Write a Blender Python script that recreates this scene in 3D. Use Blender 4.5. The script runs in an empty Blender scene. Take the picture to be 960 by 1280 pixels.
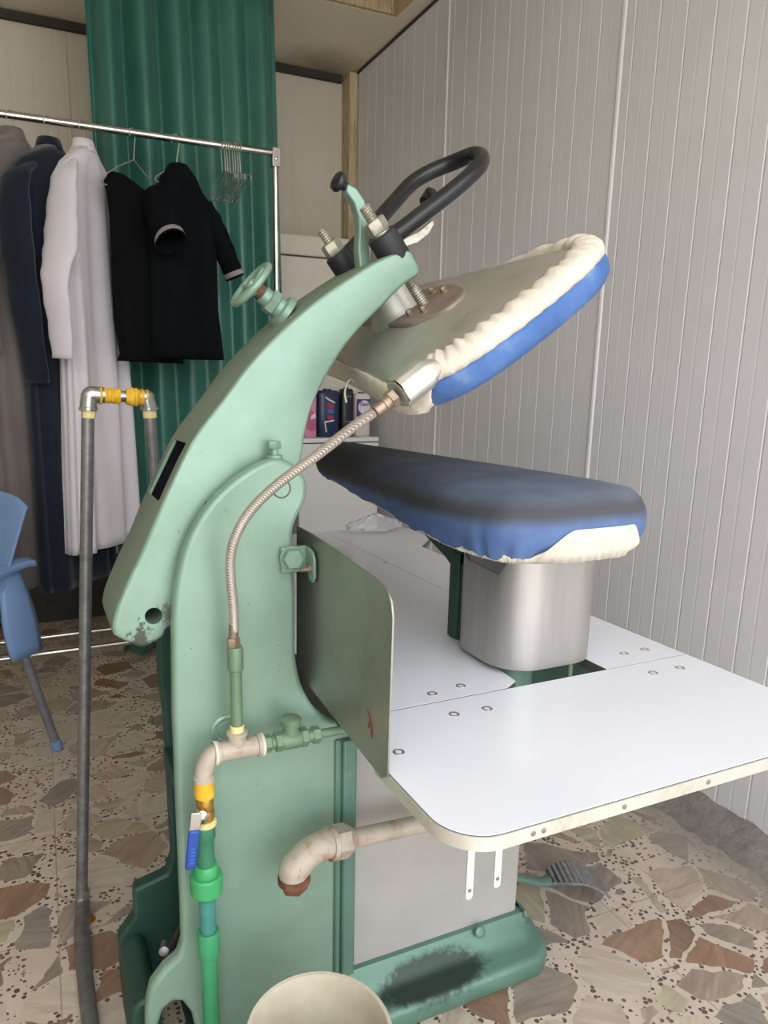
import bpy, bmesh, math, random
from mathutils import Vector, Matrix
from mathutils.geometry import tessellate_polygon
random.seed(7)
S = bpy.context.scene
COL = S.collection
V = Vector
# ------------------------------------------------------------------ camera
F_PX, CX, CY = 893.2, 430.2, 679.1
YAW, PITCH, ROLL = -.41733, .21564, .00887
CAM = V((0, 0, 1.2))
def _rot():
    cy, sy = math.cos(YAW), math.sin(YAW); cp, sp = math.cos(PITCH), math.sin(PITCH); cr, sr = math.cos(ROLL), math.sin(ROLL)
    B = Matrix(((1,0,0),(0,0,-1),(0,1,0)))
    Ry = Matrix(((cy,0,sy),(0,1,0),(-sy,0,cy))); Rx = Matrix(((1,0,0),(0,cp,-sp),(0,sp,cp))); Rz = Matrix(((cr,-sr,0),(sr,cr,0),(0,0,1)))
    return Rz @ Rx @ Ry @ B
RM = _rot()
cd = bpy.data.cameras.new('camera'); cam = bpy.data.objects.new('camera', cd); COL.objects.link(cam)
cd.sensor_fit = 'VERTICAL'; cd.sensor_height = 36; cd.lens = F_PX / 1280 * 36
cd.shift_x = (480 - CX) / 1280; cd.shift_y = (CY - 640) / 1280
cd.clip_start = .02
m3 = Matrix((RM[0], -RM[1], -RM[2])).transposed()
cam.matrix_world = Matrix.Translation(CAM) @ m3.to_4x4()
S.camera = cam
def ray(x, y): return RM.transposed() @ V(((x - CX) / F_PX, (y - CY) / F_PX, 1))
def at(x, y, X=None, Y=None, Z=None):
    d = ray(x, y)
    t = (X - CAM.x) / d.x if X is not None else (Y - CAM.y) / d.y if Y is not None else (Z - CAM.z) / d.z
    return CAM + d * t
def xz(pts, Y): return [(at(x, y, Y=Y).x, at(x, y, Y=Y).z) for x, y in pts]

# ------------------------------------------------------------------ materials
def lin(h):
    h = h.lstrip('#'); out = []
    for i in (0, 2, 4):
        c = int(h[i:i+2], 16) / 255; out.append(c / 12.92 if c <= .04045 else ((c + .055) / 1.055) ** 2.4)
    return (*out, 1)
class NT:
    def __init__(s, name):
        s.m = bpy.data.materials.new(name); s.m.use_nodes = True; s.t = s.m.node_tree
        s.b = s.t.nodes['Principled BSDF']; s.geo = None
    def n(s, typ, **kw):
        o = s.t.nodes.new(typ)
        for k, v in kw.items():
            if k.startswith('i_'):
                key = k[2:]; o.inputs[int(key) if key.isdigit() else key.replace('_', ' ')].default_value = v
            else: setattr(o, k, v)
        return o
    def l(s, a, b): s.t.links.new(a, b)
    def pos(s):
        if not s.geo: s.geo = s.n('ShaderNodeNewGeometry')
        return s.geo.outputs['Position']
    def scaled(s, sc):
        mp = s.n('ShaderNodeMapping'); mp.inputs['Scale'].default_value = sc; s.l(s.pos(), mp.inputs['Vector']); return mp.outputs[0]
    def noise(s, scale, detail=4, rough=.55, vec=None, dist=0):
        o = s.n('ShaderNodeTexNoise'); o.inputs['Scale'].default_value = scale; o.inputs['Detail'].default_value = detail
        o.inputs['Roughness'].default_value = rough; o.inputs['Distortion'].default_value = dist
        s.l(vec or s.pos(), o.inputs['Vector']); return o.outputs['Fac']
    def ramp(s, fac, stops, interp='LINEAR'):
        r = s.n('ShaderNodeValToRGB'); cr = r.color_ramp; cr.interpolation = interp
        while len(cr.elements) < len(stops): cr.elements.new(.5)
        for e, (p, c) in zip(cr.elements, stops):
            e.position = p; e.color = lin(c) if isinstance(c, str) else (c, c, c, 1)
        s.l(fac, r.inputs['Fac']); return r.outputs['Color']
    def mix(s, fac, a, b, mode='MIX'):
        x = s.n('ShaderNodeMix', data_type='RGBA', blend_type=mode)
        for sock, v in ((x.inputs[0], fac), (x.inputs[6], a), (x.inputs[7], b)):
            if isinstance(v, str): sock.default_value = lin(v)
            elif isinstance(v, (int, float)): sock.default_value = v
            elif isinstance(v, tuple): sock.default_value = v
            else: s.l(v, sock)
        return x.outputs[2]
    def math(s, op, a, b=0, c=None, clamp=False):
        x = s.n('ShaderNodeMath', operation=op, use_clamp=clamp)
        for sock, v in zip(x.inputs, (a, b, c)):
            if v is None: continue
            if isinstance(v, (int, float)): sock.default_value = v
            else: s.l(v, sock)
        return x.outputs[0]
    def sep(s, vec=None):
        x = s.n('ShaderNodeSeparateXYZ'); s.l(vec or s.pos(), x.inputs[0]); return x.outputs
    def bump(s, h, strength=.3, dist=.005):
        b = s.n('ShaderNodeBump'); b.inputs['Strength'].default_value = strength; b.inputs['Distance'].default_value = dist
        s.l(h, b.inputs['Height']); s.l(b.outputs[0], s.b.inputs['Normal'])
    def blob(s, c, r, edge=.35, nscale=25, namp=.9):
        """1 inside an irregular stain of its own outline around world point c with radii r"""
        v = s.n('ShaderNodeVectorMath', operation='SUBTRACT'); s.l(s.pos(), v.inputs[0]); v.inputs[1].default_value = c
        w = s.n('ShaderNodeVectorMath', operation='DIVIDE'); s.l(v.outputs[0], w.inputs[0]); w.inputs[1].default_value = r
        ln = s.n('ShaderNodeVectorMath', operation='LENGTH'); s.l(w.outputs[0], ln.inputs[0])
        d = s.math('ADD', ln.outputs['Value'], s.math('MULTIPLY', s.math('SUBTRACT', s.noise(nscale, 5, .65), .5), namp * 2))
        mr = s.n('ShaderNodeMapRange'); mr.inputs[1].default_value = 1 - edge; mr.inputs[2].default_value = 1 + edge * .3
        mr.inputs[3].default_value = 1; mr.inputs[4].default_value = 0; s.l(d, mr.inputs[0]); return mr.outputs[0]
    def done(s, color, rough=.5, metal=0, **kw):
        for k, v in (('Base Color', color), ('Roughness', rough), ('Metallic', metal), *kw.items()):
            sock = s.b.inputs[k.replace('_', ' ')]
            if isinstance(v, str): sock.default_value = lin(v)
            elif isinstance(v, (int, float, tuple)): sock.default_value = v
            else: s.l(v, sock)
        return s.m
def mat(name, a, b=None, rough=.5, metal=0, scale=12, bump=0, bscale=None, lo=.35, hi=.7, **kw):
    t = NT(name); c = a
    if b: c = t.ramp(t.noise(scale, 5, .6), [(lo, a), (hi, b)])
    if bump: t.bump(t.noise(bscale or scale * 3, 4), bump)
    return t.done(c, rough, metal, **kw)
M = {}
def mk_green(name, a, b, dirt, amount, extra=None, rough=.38):
    t = NT(name)
    c = t.ramp(t.noise(7, 5, .6), [(.3, a), (.7, b)])
    d = t.ramp(t.noise(38, 6, .75), [(.60, 0.0), (.72, 1.0)])
    c = t.mix(t.math('MULTIPLY', d, amount), c, dirt)
    chips = t.ramp(t.noise(150, 3, .6), [(.715, 0.0), (.74, 1.0)])
    c = t.mix(t.math('MULTIPLY', chips, .8), c, '4a5048')
    for (ce, r, col, am, *bl) in (extra or []):
        c = t.mix(t.math('MULTIPLY', t.blob(ce, r, *bl), am), c, col)
    t.bump(t.noise(30, 5), .12, .004)
    return t.done(c, rough, .25)
M['green'] = mk_green('mint_hammered_paint', '7a9684', '87a493', '7c8c7e', .35,
    [((.137, 1.09, .80), (.022, .03, .035), '3a3a2c', .85, .3, 90, 1.7), ((.185, 1.09, .85), (.018, .02, .02), '4a4a3a', .7, .3, 110, 1.7)])
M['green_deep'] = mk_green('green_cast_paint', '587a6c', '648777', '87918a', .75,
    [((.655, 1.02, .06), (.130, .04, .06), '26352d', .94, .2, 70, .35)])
M['green_dark'] = mk_green('dark_green_cast_paint', '24443a', '2d5145', '56614f', .5, rough=.5)
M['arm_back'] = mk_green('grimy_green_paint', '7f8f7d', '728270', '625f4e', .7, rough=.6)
M['pipe_green'] = mk_green('painted_pipe_green', '68836a', '768f74', '6a6048', .7, rough=.5)
def mk_metal(name, a, b, c3, rough=.38, metal=.85, sc=9, stretch=(1, 1, 1), bump=.08):
    t = NT(name); v = t.scaled(stretch)
    c = t.ramp(t.noise(sc, 6, .65, v), [(.28, c3), (.46, a), (.72, b)])
    t.bump(t.noise(sc * 6, 4, .6, v), bump, .003)
    return t.done(c, rough, metal)
M['alu'] = mk_metal('cast_aluminium', 'c4c1b7', 'd2cfc6', 'aaa498', .5, .75, 7)
M['shroud'] = mk_metal('brushed_sheet', 'aeaaa6', 'b8b4b0', 'a6a29e', .42, .75, 30, (1, 1, .1), .02)
M['plate'] = mk_metal('dull_steel_sheet', '94948a', 'a09f96', '857f72', .33, .8, 8, (1, 1, 1), .03)
M['chrome'] = mat('polished_steel', 'd8d6d2', 'bdbab4', .18, 1, 20)
M['zinc'] = mk_metal('zinc_thread', 'b9b6a8', 'c9c6ba', '8e8670', .4, .8, 60)
M['galv'] = mk_metal('galvanised_pipe', '7d7e7c', '919290', '6a675f', .48, .7, 40)
M['elbow'] = mk_metal('shiny_fitting', 'a8a9aa', 'c2c3c4', '8a8a88', .3, .9, 50)
M['trim'] = mk_metal('table_band', 'd6d2c6', 'e4e1d8', 'a89e8c', .4, .5, 14, (1, 1, .5))
M['rustpipe'] = mk_metal('beige_rusty_pipe', 'b0a595', 'bfb6a8', '9a6a3e', .6, .15, 22, bump=.25)
M['rust'] = mk_metal('heavy_rust', '6e4630', '85604a', '452a1c', .8, .1, 60, bump=.6)
M['brass'] = mk_metal('brass', 'b0863c', 'c79f55', '8a6a3a', .38, .8, 50)
M['copper'] = mk_metal('tarnished_brass', '9c8a78', 'b0a08f', '7f6652', .45, .7, 60)
M['flange'] = mk_metal('primer_plate', '9d8c80', 'a99a8e', '7d6a5c', .5, .5, 20)
M['braid'] = NT('steel_braid')
_t = M['braid']; _w = _t.n('ShaderNodeTexWave', wave_type='BANDS', bands_direction='DIAGONAL'); _w.inputs['Scale'].default_value = 160
_t.l(_t.pos(), _w.inputs['Vector']); _t.bump(_w.outputs['Fac'], .25, .002)
M['braid'] = _t.done(_t.ramp(_w.outputs['Fac'], [(0, 'a49a90'), (1, 'cfc6bd')]), .42, .6)
M['laminate'] = mat('white_laminate', 'e6e7ee', 'eaebf1', .16, 0, 3)
M['laminate_edge'] = mat('laminate_edge', '5a5a58', '4a4a48', .5)
M['panel_grey'] = mat('grey_sheet_panel', 'a5a29e', 'b0ada8', .5, .1, 5, .08, 60)
M['black'] = mat('black_enamel', '17181a', '202123', .3, 0, 20)
M['blackrub'] = mat('black_rubber', '1c1d1f', '2a2b2d', .55, 0, 20)
M['tape'] = mat('yellow_tape', 'd8a61c', 'e6bb3a', .5, 0, 60, .3, 120)
M['ptfe'] = mat('pale_yellow_tape', 'd9c888', 'e4d79e', .6, 0, 60, .3)
M['ppr'] = mat('green_plastic_pipe', '348a5c', '3c9465', .4, 0, 9)
M['ppr_dark'] = mat('dusty_green_plastic', '357354', '3f7f5f', .5, 0, 20)
M['ppr_bright'] = mat('bright_green_plastic', '3a9a5c', '42a466', .38, 0, 20)
M['ppr_blue'] = mat('teal_plastic_pipe', '3b7c74', '44877e', .45, 0, 20)
M['bluelever'] = mat('blue_vinyl', '1b3f8e', '244a9c', .4, 0, 20)
M['bucket'] = mat('cream_plastic', 'd2cab9', 'bfb29a', .45, 0, 14)
M['chairblue'] = mat('blue_plastic', '6d8db8', '7897c0', .34, 0, 6)
M['castgrey'] = mat('chair_leg_grey', '73757a', '7f8186', .4, .3, 20)
M['cream'] = mat('cream_cabinet_paint', 'd2cabb', 'dad3c5', .45, 0, 3)
M['white'] = mat('white_enamel', 'd8d7d4', 'e0dfdc', .35, 0, 3)
M['seam'] = mat('seam_dark', '3b3833', None, .8)
M['wood'] = NT('pine')
_t = M['wood']; _v = _t.scaled((6, 6, .8)); _n = _t.noise(9, 5, .6, _v, 1.2)
M['wood'] = _t.done(_t.ramp(_n, [(.3, '8f7a58'), (.5, 'c0ad88'), (.75, 'd0bf9d')]), .7)
M['elastic'] = NT('cream_cotton')
_t = M['elastic']; _t.bump(_t.noise(220, 3, .5, _t.scaled((1, 1, .25))), .35, .003)
M['elastic'] = _t.done(_t.ramp(_t.noise(30, 4), [(.3, 'cbc2b1'), (.7, 'd9d1c2')]), .85)
# press head cover: blue cloth with pale worn patches
t = NT('blue_cover_cloth')
c = t.ramp(t.noise(9, 5, .6), [(.36, '3d6099'), (.52, '4b6ea5'), (.68, '8297ba')])
t.bump(t.noise(28, 4), .25, .008); M['cover'] = t.done(c, .8, 0)
# buck cover: blue skirt, scorched band, grey navy top
t = NT('scorched_buck_cloth')
p = t.sep(); h = t.math('ADD', t.math('MULTIPLY_ADD', t.math('SUBTRACT', p[1], .85), .052, p[2]), t.math('MULTIPLY', t.math('SUBTRACT', t.noise(6, 4), .5), .02))
side = t.ramp(t.noise(14, 4), [(.3, '466090'), (.7, '58729f')])
top = t.ramp(t.noise(5, 5, .6), [(.3, '4a5262'), (.5, '5c6575'), (.72, '727a88')])
top = t.mix(t.ramp(t.math('MULTIPLY', p[1], .5), [(.56, 0.0), (.82, 1.0)]), top, '23262d')
mr = t.n('ShaderNodeMapRange'); mr.inputs[1].default_value = .992; mr.inputs[2].default_value = 1.022; t.l(h, mr.inputs[0])
c = t.mix(mr.outputs[0], side, top)
band = t.ramp(t.math('MULTIPLY', t.math('SUBTRACT', h, .97), 10), [(.28, 0.0), (.44, 1.0), (.54, 1.0), (.72, 0.0)])
c = t.mix(t.math('MULTIPLY', band, .75), c, '38352f')
t.bump(t.noise(34, 4), .18, .006); M['buckcloth'] = t.done(c, .75)
# satin curtain, garments
def cloth(name, a, b, rough=.8, sheen=.2, sc=6):
    t = NT(name); t.bump(t.noise(180, 3, .5), .12, .002)
    return t.done(t.ramp(t.noise(sc, 4), [(.3, a), (.7, b)]), rough, 0, Sheen_Weight=sheen, Specular_IOR_Level=.5 if rough < .5 else .15)
M['curtain'] = cloth('green_satin', '2c6658', '336f61', .34, .1)
M['gown_white'] = cloth('lilac_white_cotton', 'd2ccd2', 'd9d4d8', .8)
M['gown_navy'] = cloth('navy_cotton', '141a26', '19212e')
M['gown_grey'] = cloth('taupe_cotton', '6a635f', '746d68')
M['cloth_black'] = cloth('black_cotton', '08090a', '0c0d0e', .95, 0)
M['coat'] = cloth('midnight_wool', '080a0e', '0b0e13', .95, 0)
M['cuff'] = cloth('grey_cuff', '8d8886', '999491', .7)
M['wire'] = mat('wire_hanger', 'b9b5ac', 'c9c5bc', .4, .5, 60)
# walls
def panelmat(name, a, b, stain=None):
    t = NT(name); c = t.ramp(t.noise(2.2, 4, .6), [(.3, a), (.7, b)])
    sm = t.ramp(t.noise(18, 6, .8, t.scaled((1, 1, .3))), [(.66, 0.0), (.8, 1.0)])
    c = t.mix(t.math('MULTIPLY', sm, .25), c, '9c9488')
    if stain: c = t.mix(t.math('MULTIPLY', t.blob(*stain), .7), c, '6d5c44')
    return t.done(c, .42, 0)
M['panel'] = panelmat('white_ribbed_panel', 'dcdadb', 'e2e0e1')
M['panel_back'] = panelmat('back_panel', 'ccc4b2', 'd2cab9')
M['ceiling'] = panelmat('ceiling_panel', 'e2d8c4', 'e8dfcc', ((1.52, 3.75, 2.79), (.25, .2, .2), .8, 12, .4))
t = NT('rough_cement'); n1 = t.noise(9, 8, .7); t.bump(t.noise(40, 8, .7), .8, .02)
M['cement'] = t.done(t.ramp(n1, [(.3, '6f6a64'), (.5, '8e8880'), (.72, 'a8a198')]), .95)
# terrazzo with big marble chunks
t = NT('palladiana_terrazzo')
warp = t.n('ShaderNodeTexNoise'); warp.inputs['Scale'].default_value = 5; warp.inputs['Detail'].default_value = 3; t.l(t.pos(), warp.inputs['Vector'])
vs = t.n('ShaderNodeVectorMath', operation='SUBTRACT'); t.l(warp.outputs['Color'], vs.inputs[0]); vs.inputs[1].default_value = (.5, .5, .5)
vm = t.n('ShaderNodeVectorMath', operation='MULTIPLY_ADD'); t.l(vs.outputs[0], vm.inputs[0]); vm.inputs[1].default_value = (.10, .10, 0); t.l(t.pos(), vm.inputs[2])
mp = t.n('ShaderNodeMapping'); mp.inputs['Scale'].default_value = (1, 1.25, 0); mp.inputs['Rotation'].default_value = (0, 0, .5); t.l(vm.outputs[0], mp.inputs['Vector'])
def voro(feature, scale, vec, rand=1):
    o = t.n('ShaderNodeTexVoronoi', feature=feature); o.inputs['Scale'].default_value = scale; o.inputs['Randomness'].default_value = rand
    t.l(vec, o.inputs['Vector']); return o
vd = voro('DISTANCE_TO_EDGE', 7.6, mp.outputs[0]); vc = voro('F1', 7.6, mp.outputs[0])
sc = t.n('ShaderNodeSeparateColor'); t.l(vc.outputs['Color'], sc.inputs[0])
gapw = t.math('MULTIPLY_ADD', t.math('POWER', sc.outputs[1], 2.0), .20, .03)
gapw = t.math('ADD', gapw, t.math('MULTIPLY', t.math('SUBTRACT', t.noise(13, 2), .5), .10))
ischip = t.ramp(t.math('SUBTRACT', vd.outputs['Distance'], gapw), [(.0, 0.0), (.008, 1.0)])
ischip = t.math('MULTIPLY', ischip, t.math('LESS_THAN', sc.outputs[1], .93))
stone = t.ramp(sc.outputs[0], [(0, '9b8f86'), (.13, 'b0a092'), (.26, 'c4bbae'), (.38, 'a07c65'), (.45, '9a938b'), (.58, 'bdb99e'), (.69, 'b0a69b'), (.79, 'd0c9be'), (.94, '8f6f5c')], 'CONSTANT')
rotv = t.n('ShaderNodeVectorRotate', rotation_type='Z_AXIS'); t.l(t.pos(), rotv.inputs['Vector']); t.l(t.math('MULTIPLY', sc.outputs[2], 6.28), rotv.inputs['Angle'])
vein = t.n('ShaderNodeTexNoise'); vein.inputs['Scale'].default_value = 14; vein.inputs['Detail'].default_value = 7; vein.inputs['Roughness'].default_value = .62; vein.inputs['Distortion'].default_value = 1.6
mpv = t.n('ShaderNodeMapping'); mpv.inputs['Scale'].default_value = (.35, 1.8, 1); t.l(rotv.outputs[0], mpv.inputs['Vector']); t.l(mpv.outputs[0], vein.inputs['Vector'])
stone = t.mix(.65, stone, t.ramp(vein.outputs['Fac'], [(.28, '5e5048'), (.45, '8f8a84'), (.62, 'b4aea6'), (.8, 'd8d2c8')]), 'OVERLAY')
fv = voro('F1', 95, t.pos()); fr = t.n('ShaderNodeSeparateColor'); t.l(fv.outputs['Color'], fr.inputs[0])
dots = t.math('MULTIPLY', t.math('LESS_THAN', fv.outputs['Distance'], t.math('MULTIPLY', fr.outputs[1], .60)), t.math('LESS_THAN', fr.outputs[0], .85))
dots = t.math('MULTIPLY', dots, t.math('GREATER_THAN', t.noise(6, 3), .37))
mort = t.ramp(t.noise(8, 5), [(.3, 'c4b3a2'), (.7, 'd6c8b8')])
mort = t.mix(dots, mort, '40362f')
c = t.mix(ischip, mort, stone)
br = t.n('ShaderNodeTexBrick'); br.offset = 0; br.inputs['Scale'].default_value = 1
for k, v in (('Brick Width', .4), ('Row Height', .4), ('Mortar Size', .0022), ('Mortar Smooth', .3)): br.inputs[k].default_value = v
mb = t.n('ShaderNodeMapping'); mb.inputs['Location'].default_value = (.05, .1, 0); mb.inputs['Rotation'].default_value = (0, 0, .02); t.l(t.pos(), mb.inputs['Vector']); t.l(mb.outputs[0], br.inputs['Vector'])
c = t.mix(t.math('MULTIPLY', br.outputs['Fac'], .6), c, '8d7c6c')
dust = t.ramp(t.noise(3.2, 5, .65), [(.45, 0.0), (.75, 1.0)])
c = t.mix(t.math('MULTIPLY_ADD', dust, .3, .1), c, 'b5a492')
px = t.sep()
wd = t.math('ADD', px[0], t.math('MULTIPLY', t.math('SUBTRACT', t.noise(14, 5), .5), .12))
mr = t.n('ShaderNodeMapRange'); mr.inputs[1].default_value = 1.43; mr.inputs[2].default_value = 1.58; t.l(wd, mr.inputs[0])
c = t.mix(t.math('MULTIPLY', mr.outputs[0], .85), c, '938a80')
M['floor'] = t.done(c, .4)
M['ground'] = mat('pale_pavement', 'b3aca2', 'bfb8ad', .9, 0, 4)

# ------------------------------------------------------------------ mesh helpers
def catmull(pts, n=8, closed=False):
    pts = [V(p) if len(p) > 2 else V((p[0], p[1], 0)) for p in pts]; out = []; N = len(pts)
    for i in range(N if closed else N - 1):
        p0 = pts[(i-1) % N] if closed or i else pts[0]; p1 = pts[i]; p2 = pts[(i+1) % N]; p3 = pts[(i+2) % N] if closed or i + 2 < N else pts[-1]
        for k in range(n):
            u = k / n
            out.append(.5 * ((2*p1) + (p2-p0)*u + (2*p0-5*p1+4*p2-p3)*u*u + (3*p1-p0-3*p2+p3)*u**3))
    if not closed: out.append(pts[-1])
    return out
def c2(pts, n=6, closed=True): return [(p.x, p.y) for p in catmull(pts, n, closed)]
def basis(d):
    d = V(d).normalized(); a = V((0, 0, 1)) if abs(d.z) < .9 else V((1, 0, 0)); u = d.cross(a).normalized(); return d, u, d.cross(u)
class G:
    def __init__(s): s.bm = bmesh.new()
    def loft(s, rings, closed=True, cap=True, mi=0, wrap=False):
        vs = [[s.bm.verts.new(p) for p in r] for r in rings]; n = len(vs[0])
        pairs = list(zip(vs[:-1], vs[1:])) + ([(vs[-1], vs[0])] if wrap else [])
        for a, b in pairs:
            for i in range(n if closed else n - 1):
                j = (i + 1) % n
                f = s.bm.faces.new((a[i], a[j], b[j], b[i])); f.material_index = mi
        if cap and closed and not wrap:
            for r in (vs[0], vs[-1]):
                f = s.bm.faces.new(r); f.material_index = mi
        return s
    def box(s, a, b, mi=0):
        x0, y0, z0 = a; x1, y1, z1 = b
        return s.loft([[(x0,y0,z0),(x1,y0,z0),(x1,y1,z0),(x0,y1,z0)], [(x0,y0,z1),(x1,y0,z1),(x1,y1,z1),(x0,y1,z1)]], mi=mi)
    def obox(s, c, axes, h, mi=0):
        c = V(c); a, b, d = [V(x).normalized() for x in axes]
        R = lambda k: [c + a*h[0]*i + b*h[1]*j + d*h[2]*k for i, j in ((-1,-1),(1,-1),(1,1),(-1,1))]
        return s.loft([R(-1), R(1)], mi=mi)
    def prism(s, pts, y0, y1, axis='Y', mi=0):
        f = {'Y': lambda p, y: (p[0], y, p[1]), 'Z': lambda p, y: (p[0], p[1], y), 'X': lambda p, y: (y, p[0], p[1])}[axis]
        return s.loft([[f(p, y0) for p in pts], [f(p, y1) for p in pts]], mi=mi)
    def tube(s, path, r, seg=12, cap=True, closed=False, flat=1, mi=0, up=None):
        path = [V(p) for p in path]; N = len(path); rings = []; u = None
        for i, p in enumerate(path):
            if closed: d = path[(i+1) % N] - path[i-1]
            else: d = path[min(i+1, N-1)] - path[max(i-1, 0)]
            d.normalize()
            if u is None:
                u = V(up) if up else basis(d)[1]
            u = (u - d * u.dot(d)).normalized(); w = d.cross(u)
            rr = r[i] if isinstance(r, (list, tuple)) else r
            rings.append([p + (u*math.cos(2*math.pi*k/seg) + w*math.sin(2*math.pi*k/seg)*flat) * rr for k in range(seg)])
        return s.loft(rings, cap=cap, wrap=closed, mi=mi)
    def lathe(s, o, axis, prof, seg=24, cap=True, mi=0, ph=0):
        d, u, w = basis(axis); o = V(o)
        return s.loft([[o + d*h + (u*math.cos(2*math.pi*k/seg+ph) + w*math.sin(2*math.pi*k/seg+ph))*max(r, 1e-4) for k in range(seg)] for r, h in prof], cap=cap, mi=mi)
    def hexn(s, o, axis, r, h, mi=0): return s.lathe(o, axis, [(r*.9, 0), (r, h*.12), (r, h*.88), (r*.9, h)], 6, mi=mi)
    def cyl(s, a, b, r, seg=16, mi=0):
        a, b = V(a), V(b); L = (b - a).length; return s.lathe(a, b - a, [(r, 0), (r, L)], seg, mi=mi)
    def thread(s, a, b, r, pitch=.004):
        a, b = V(a), V(b); L = (b - a).length; n = max(4, int(L / pitch)); pr = []
        for i in range(n): pr += [(r*.86, L*i/n), (r, L*(i+.5)/n)]
        return s.lathe(a, b - a, pr + [(r*.85, L)], 14)
WL = {}
def obj(name, g, m, parent=None, bev=0, seg=2, smooth=35, solid=0, sub=0, label=None, weld=0):
    bm = g.bm if isinstance(g, G) else g
    if weld: bmesh.ops.remove_doubles(bm, verts=bm.verts, dist=weld)
    bmesh.ops.recalc_face_normals(bm, faces=bm.faces)
    lo = V((min(v.co[i] for v in bm.verts) for i in range(3))); hi = V((max(v.co[i] for v in bm.verts) for i in range(3)))
    c = (lo + hi) / 2
    if parent is None: c.z = lo.z
    for v in bm.verts: v.co -= c
    me = bpy.data.meshes.new(name); bm.to_mesh(me); bm.free()
    for f in me.polygons: f.use_smooth = True
    if not sub: me.set_sharp_from_angle(angle=math.radians(smooth))
    for x in (m if isinstance(m, (list, tuple)) else [m]): me.materials.append(M[x])
    o = bpy.data.objects.new(name, me); COL.objects.link(o); WL[o.name] = c
    if parent: o.parent = parent; o.location = c - WL[parent.name]
    else: o.location = c
    if solid: q = o.modifiers.new('solid', 'SOLIDIFY'); q.thickness = solid; q.offset = 0
    if bev: q = o.modifiers.new('bevel', 'BEVEL'); q.width = bev; q.segments = seg; q.limit_method = 'ANGLE'; q.angle_limit = math.radians(40)
    if sub: q = o.modifiers.new('sub', 'SUBSURF'); q.levels = sub; q.render_levels = sub
    if label: o['label'] = label
    return o
def tag(o, label, cat, group=None):
    o['label'] = label; o['category'] = cat
    if group: o['group'] = group
    return o
def thing(name, label, cat, loc, group=None):
    o = bpy.data.objects.new(name, None); COL.objects.link(o); o.location = loc; o.empty_display_size = .05; WL[o.name] = V(loc)
    return tag(o, label, cat, group)
def struct(name, g, m, **kw): o = obj(name, g, m, **kw); o['kind'] = 'structure'; return o
def bake(o, cutters=()):
    """apply the modifiers (and boolean cuts) of o for good"""
    cs = []
    for g in cutters:
        me = bpy.data.meshes.new('cut'); bmesh.ops.recalc_face_normals(g.bm, faces=g.bm.faces); g.bm.to_mesh(me); g.bm.free()
        c = bpy.data.objects.new('cut', me); COL.objects.link(c); cs.append(c)
        q = o.modifiers.new('cut', 'BOOLEAN'); q.object = c; q.operation = 'DIFFERENCE'; q.solver = 'EXACT'
    bpy.context.view_layer.update()
    me = bpy.data.meshes.new_from_object(o.evaluated_get(bpy.context.evaluated_depsgraph_get()))
    o.modifiers.clear(); old = o.data; o.data = me; me.name = o.name; bpy.data.meshes.remove(old)
    for c in cs: d = c.data; bpy.data.objects.remove(c); bpy.data.meshes.remove(d)
    me.set_sharp_from_angle(angle=math.radians(30))
    return o

# ------------------------------------------------------------------ the room
WX, BY, CZ, LX, FY = 1.72, 3.85, 2.79, -2.6, -.9
g = G(); g.box((LX - .1, FY, -.1), (WX + .1, BY + .1, 0)); struct('floor', g, 'floor')
g = G(); g.box((-9, -11, -.14), (9, FY, -.03)); struct('ground', g, 'ground')
def ribbed(name, m, a0, a1, z0, z1, f, joints=1.0, phase=.868, depth=.0013):
    """sheet with pressed V grooves every 95 mm, soft lines between them and a rounded rib at each panel joint; f(a, out, z) -> point"""
    prof = []; pitch = joints / 10.5
    a = a0
    marks = []
    k0 = math.floor((a0 - phase) / joints) - 1
    for k in range(k0, k0 + int((a1 - a0) / joints) + 4):
        b = phase + k * joints; marks.append((b, 'J'))
        for j in range(1, 21): marks.append((b + j * joints / 21, 'G' if j % 2 == 0 else 'S'))
    pts = []
    for p, kd in sorted(marks):
        if not a0 + .02 < p < a1 - .02: continue
        if kd == 'J': pts += [(p-.014, 0), (p-.0125, -depth), (p-.011, -depth), (p-.007, .003), (p, .0045), (p+.007, .003), (p+.011, -depth), (p+.013, 0)]
        elif kd == 'G': pts += [(p-.005, 0), (p-.0012, -depth), (p+.0005, -depth), (p+.0022, 0)]
        else: pts += [(p-.004, 0), (p, -depth*.35), (p+.004, 0)]
    pts = [(a0, 0)] + pts + [(a1, 0)]
    g = G(); g.loft([[f(p, o, z) for p, o in pts] + [f(a1, -.08, z), f(a0, -.08, z)] for z in (z0, z1)])
    return struct(name, g, m, smooth=4)
ribbed('wall_right', 'panel', FY, BY + .1, 0, CZ, lambda a, o, z: (WX - o, a, z))
ribbed('wall_back', 'panel_back', LX, WX, 0, CZ, lambda a, o, z: (a, BY - o, z), phase=1.30, depth=.0007)
ribbed('wall_left', 'panel_back', FY, BY, 0, CZ, lambda a, o, z: (LX + o, a, z), phase=.5)
g = G(); g.box((LX, FY - .1, 0), (-1.0, FY, CZ)); struct('wall_light_block', g, 'panel_back')  # unseen wall added to narrow the opening and dim the back of the room
M['shade_strip'] = mat('dark_brown_shade', '2e2925', '38322d', .6, 0, 6)
g = G(); g.box((LX, BY - .02, 0), (WX - .1, BY - .001, .33)); struct('shade_strip_back', g, 'shade_strip', bev=.003)  # dark strip added in place of the dark, shaded zone under the gowns
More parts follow.
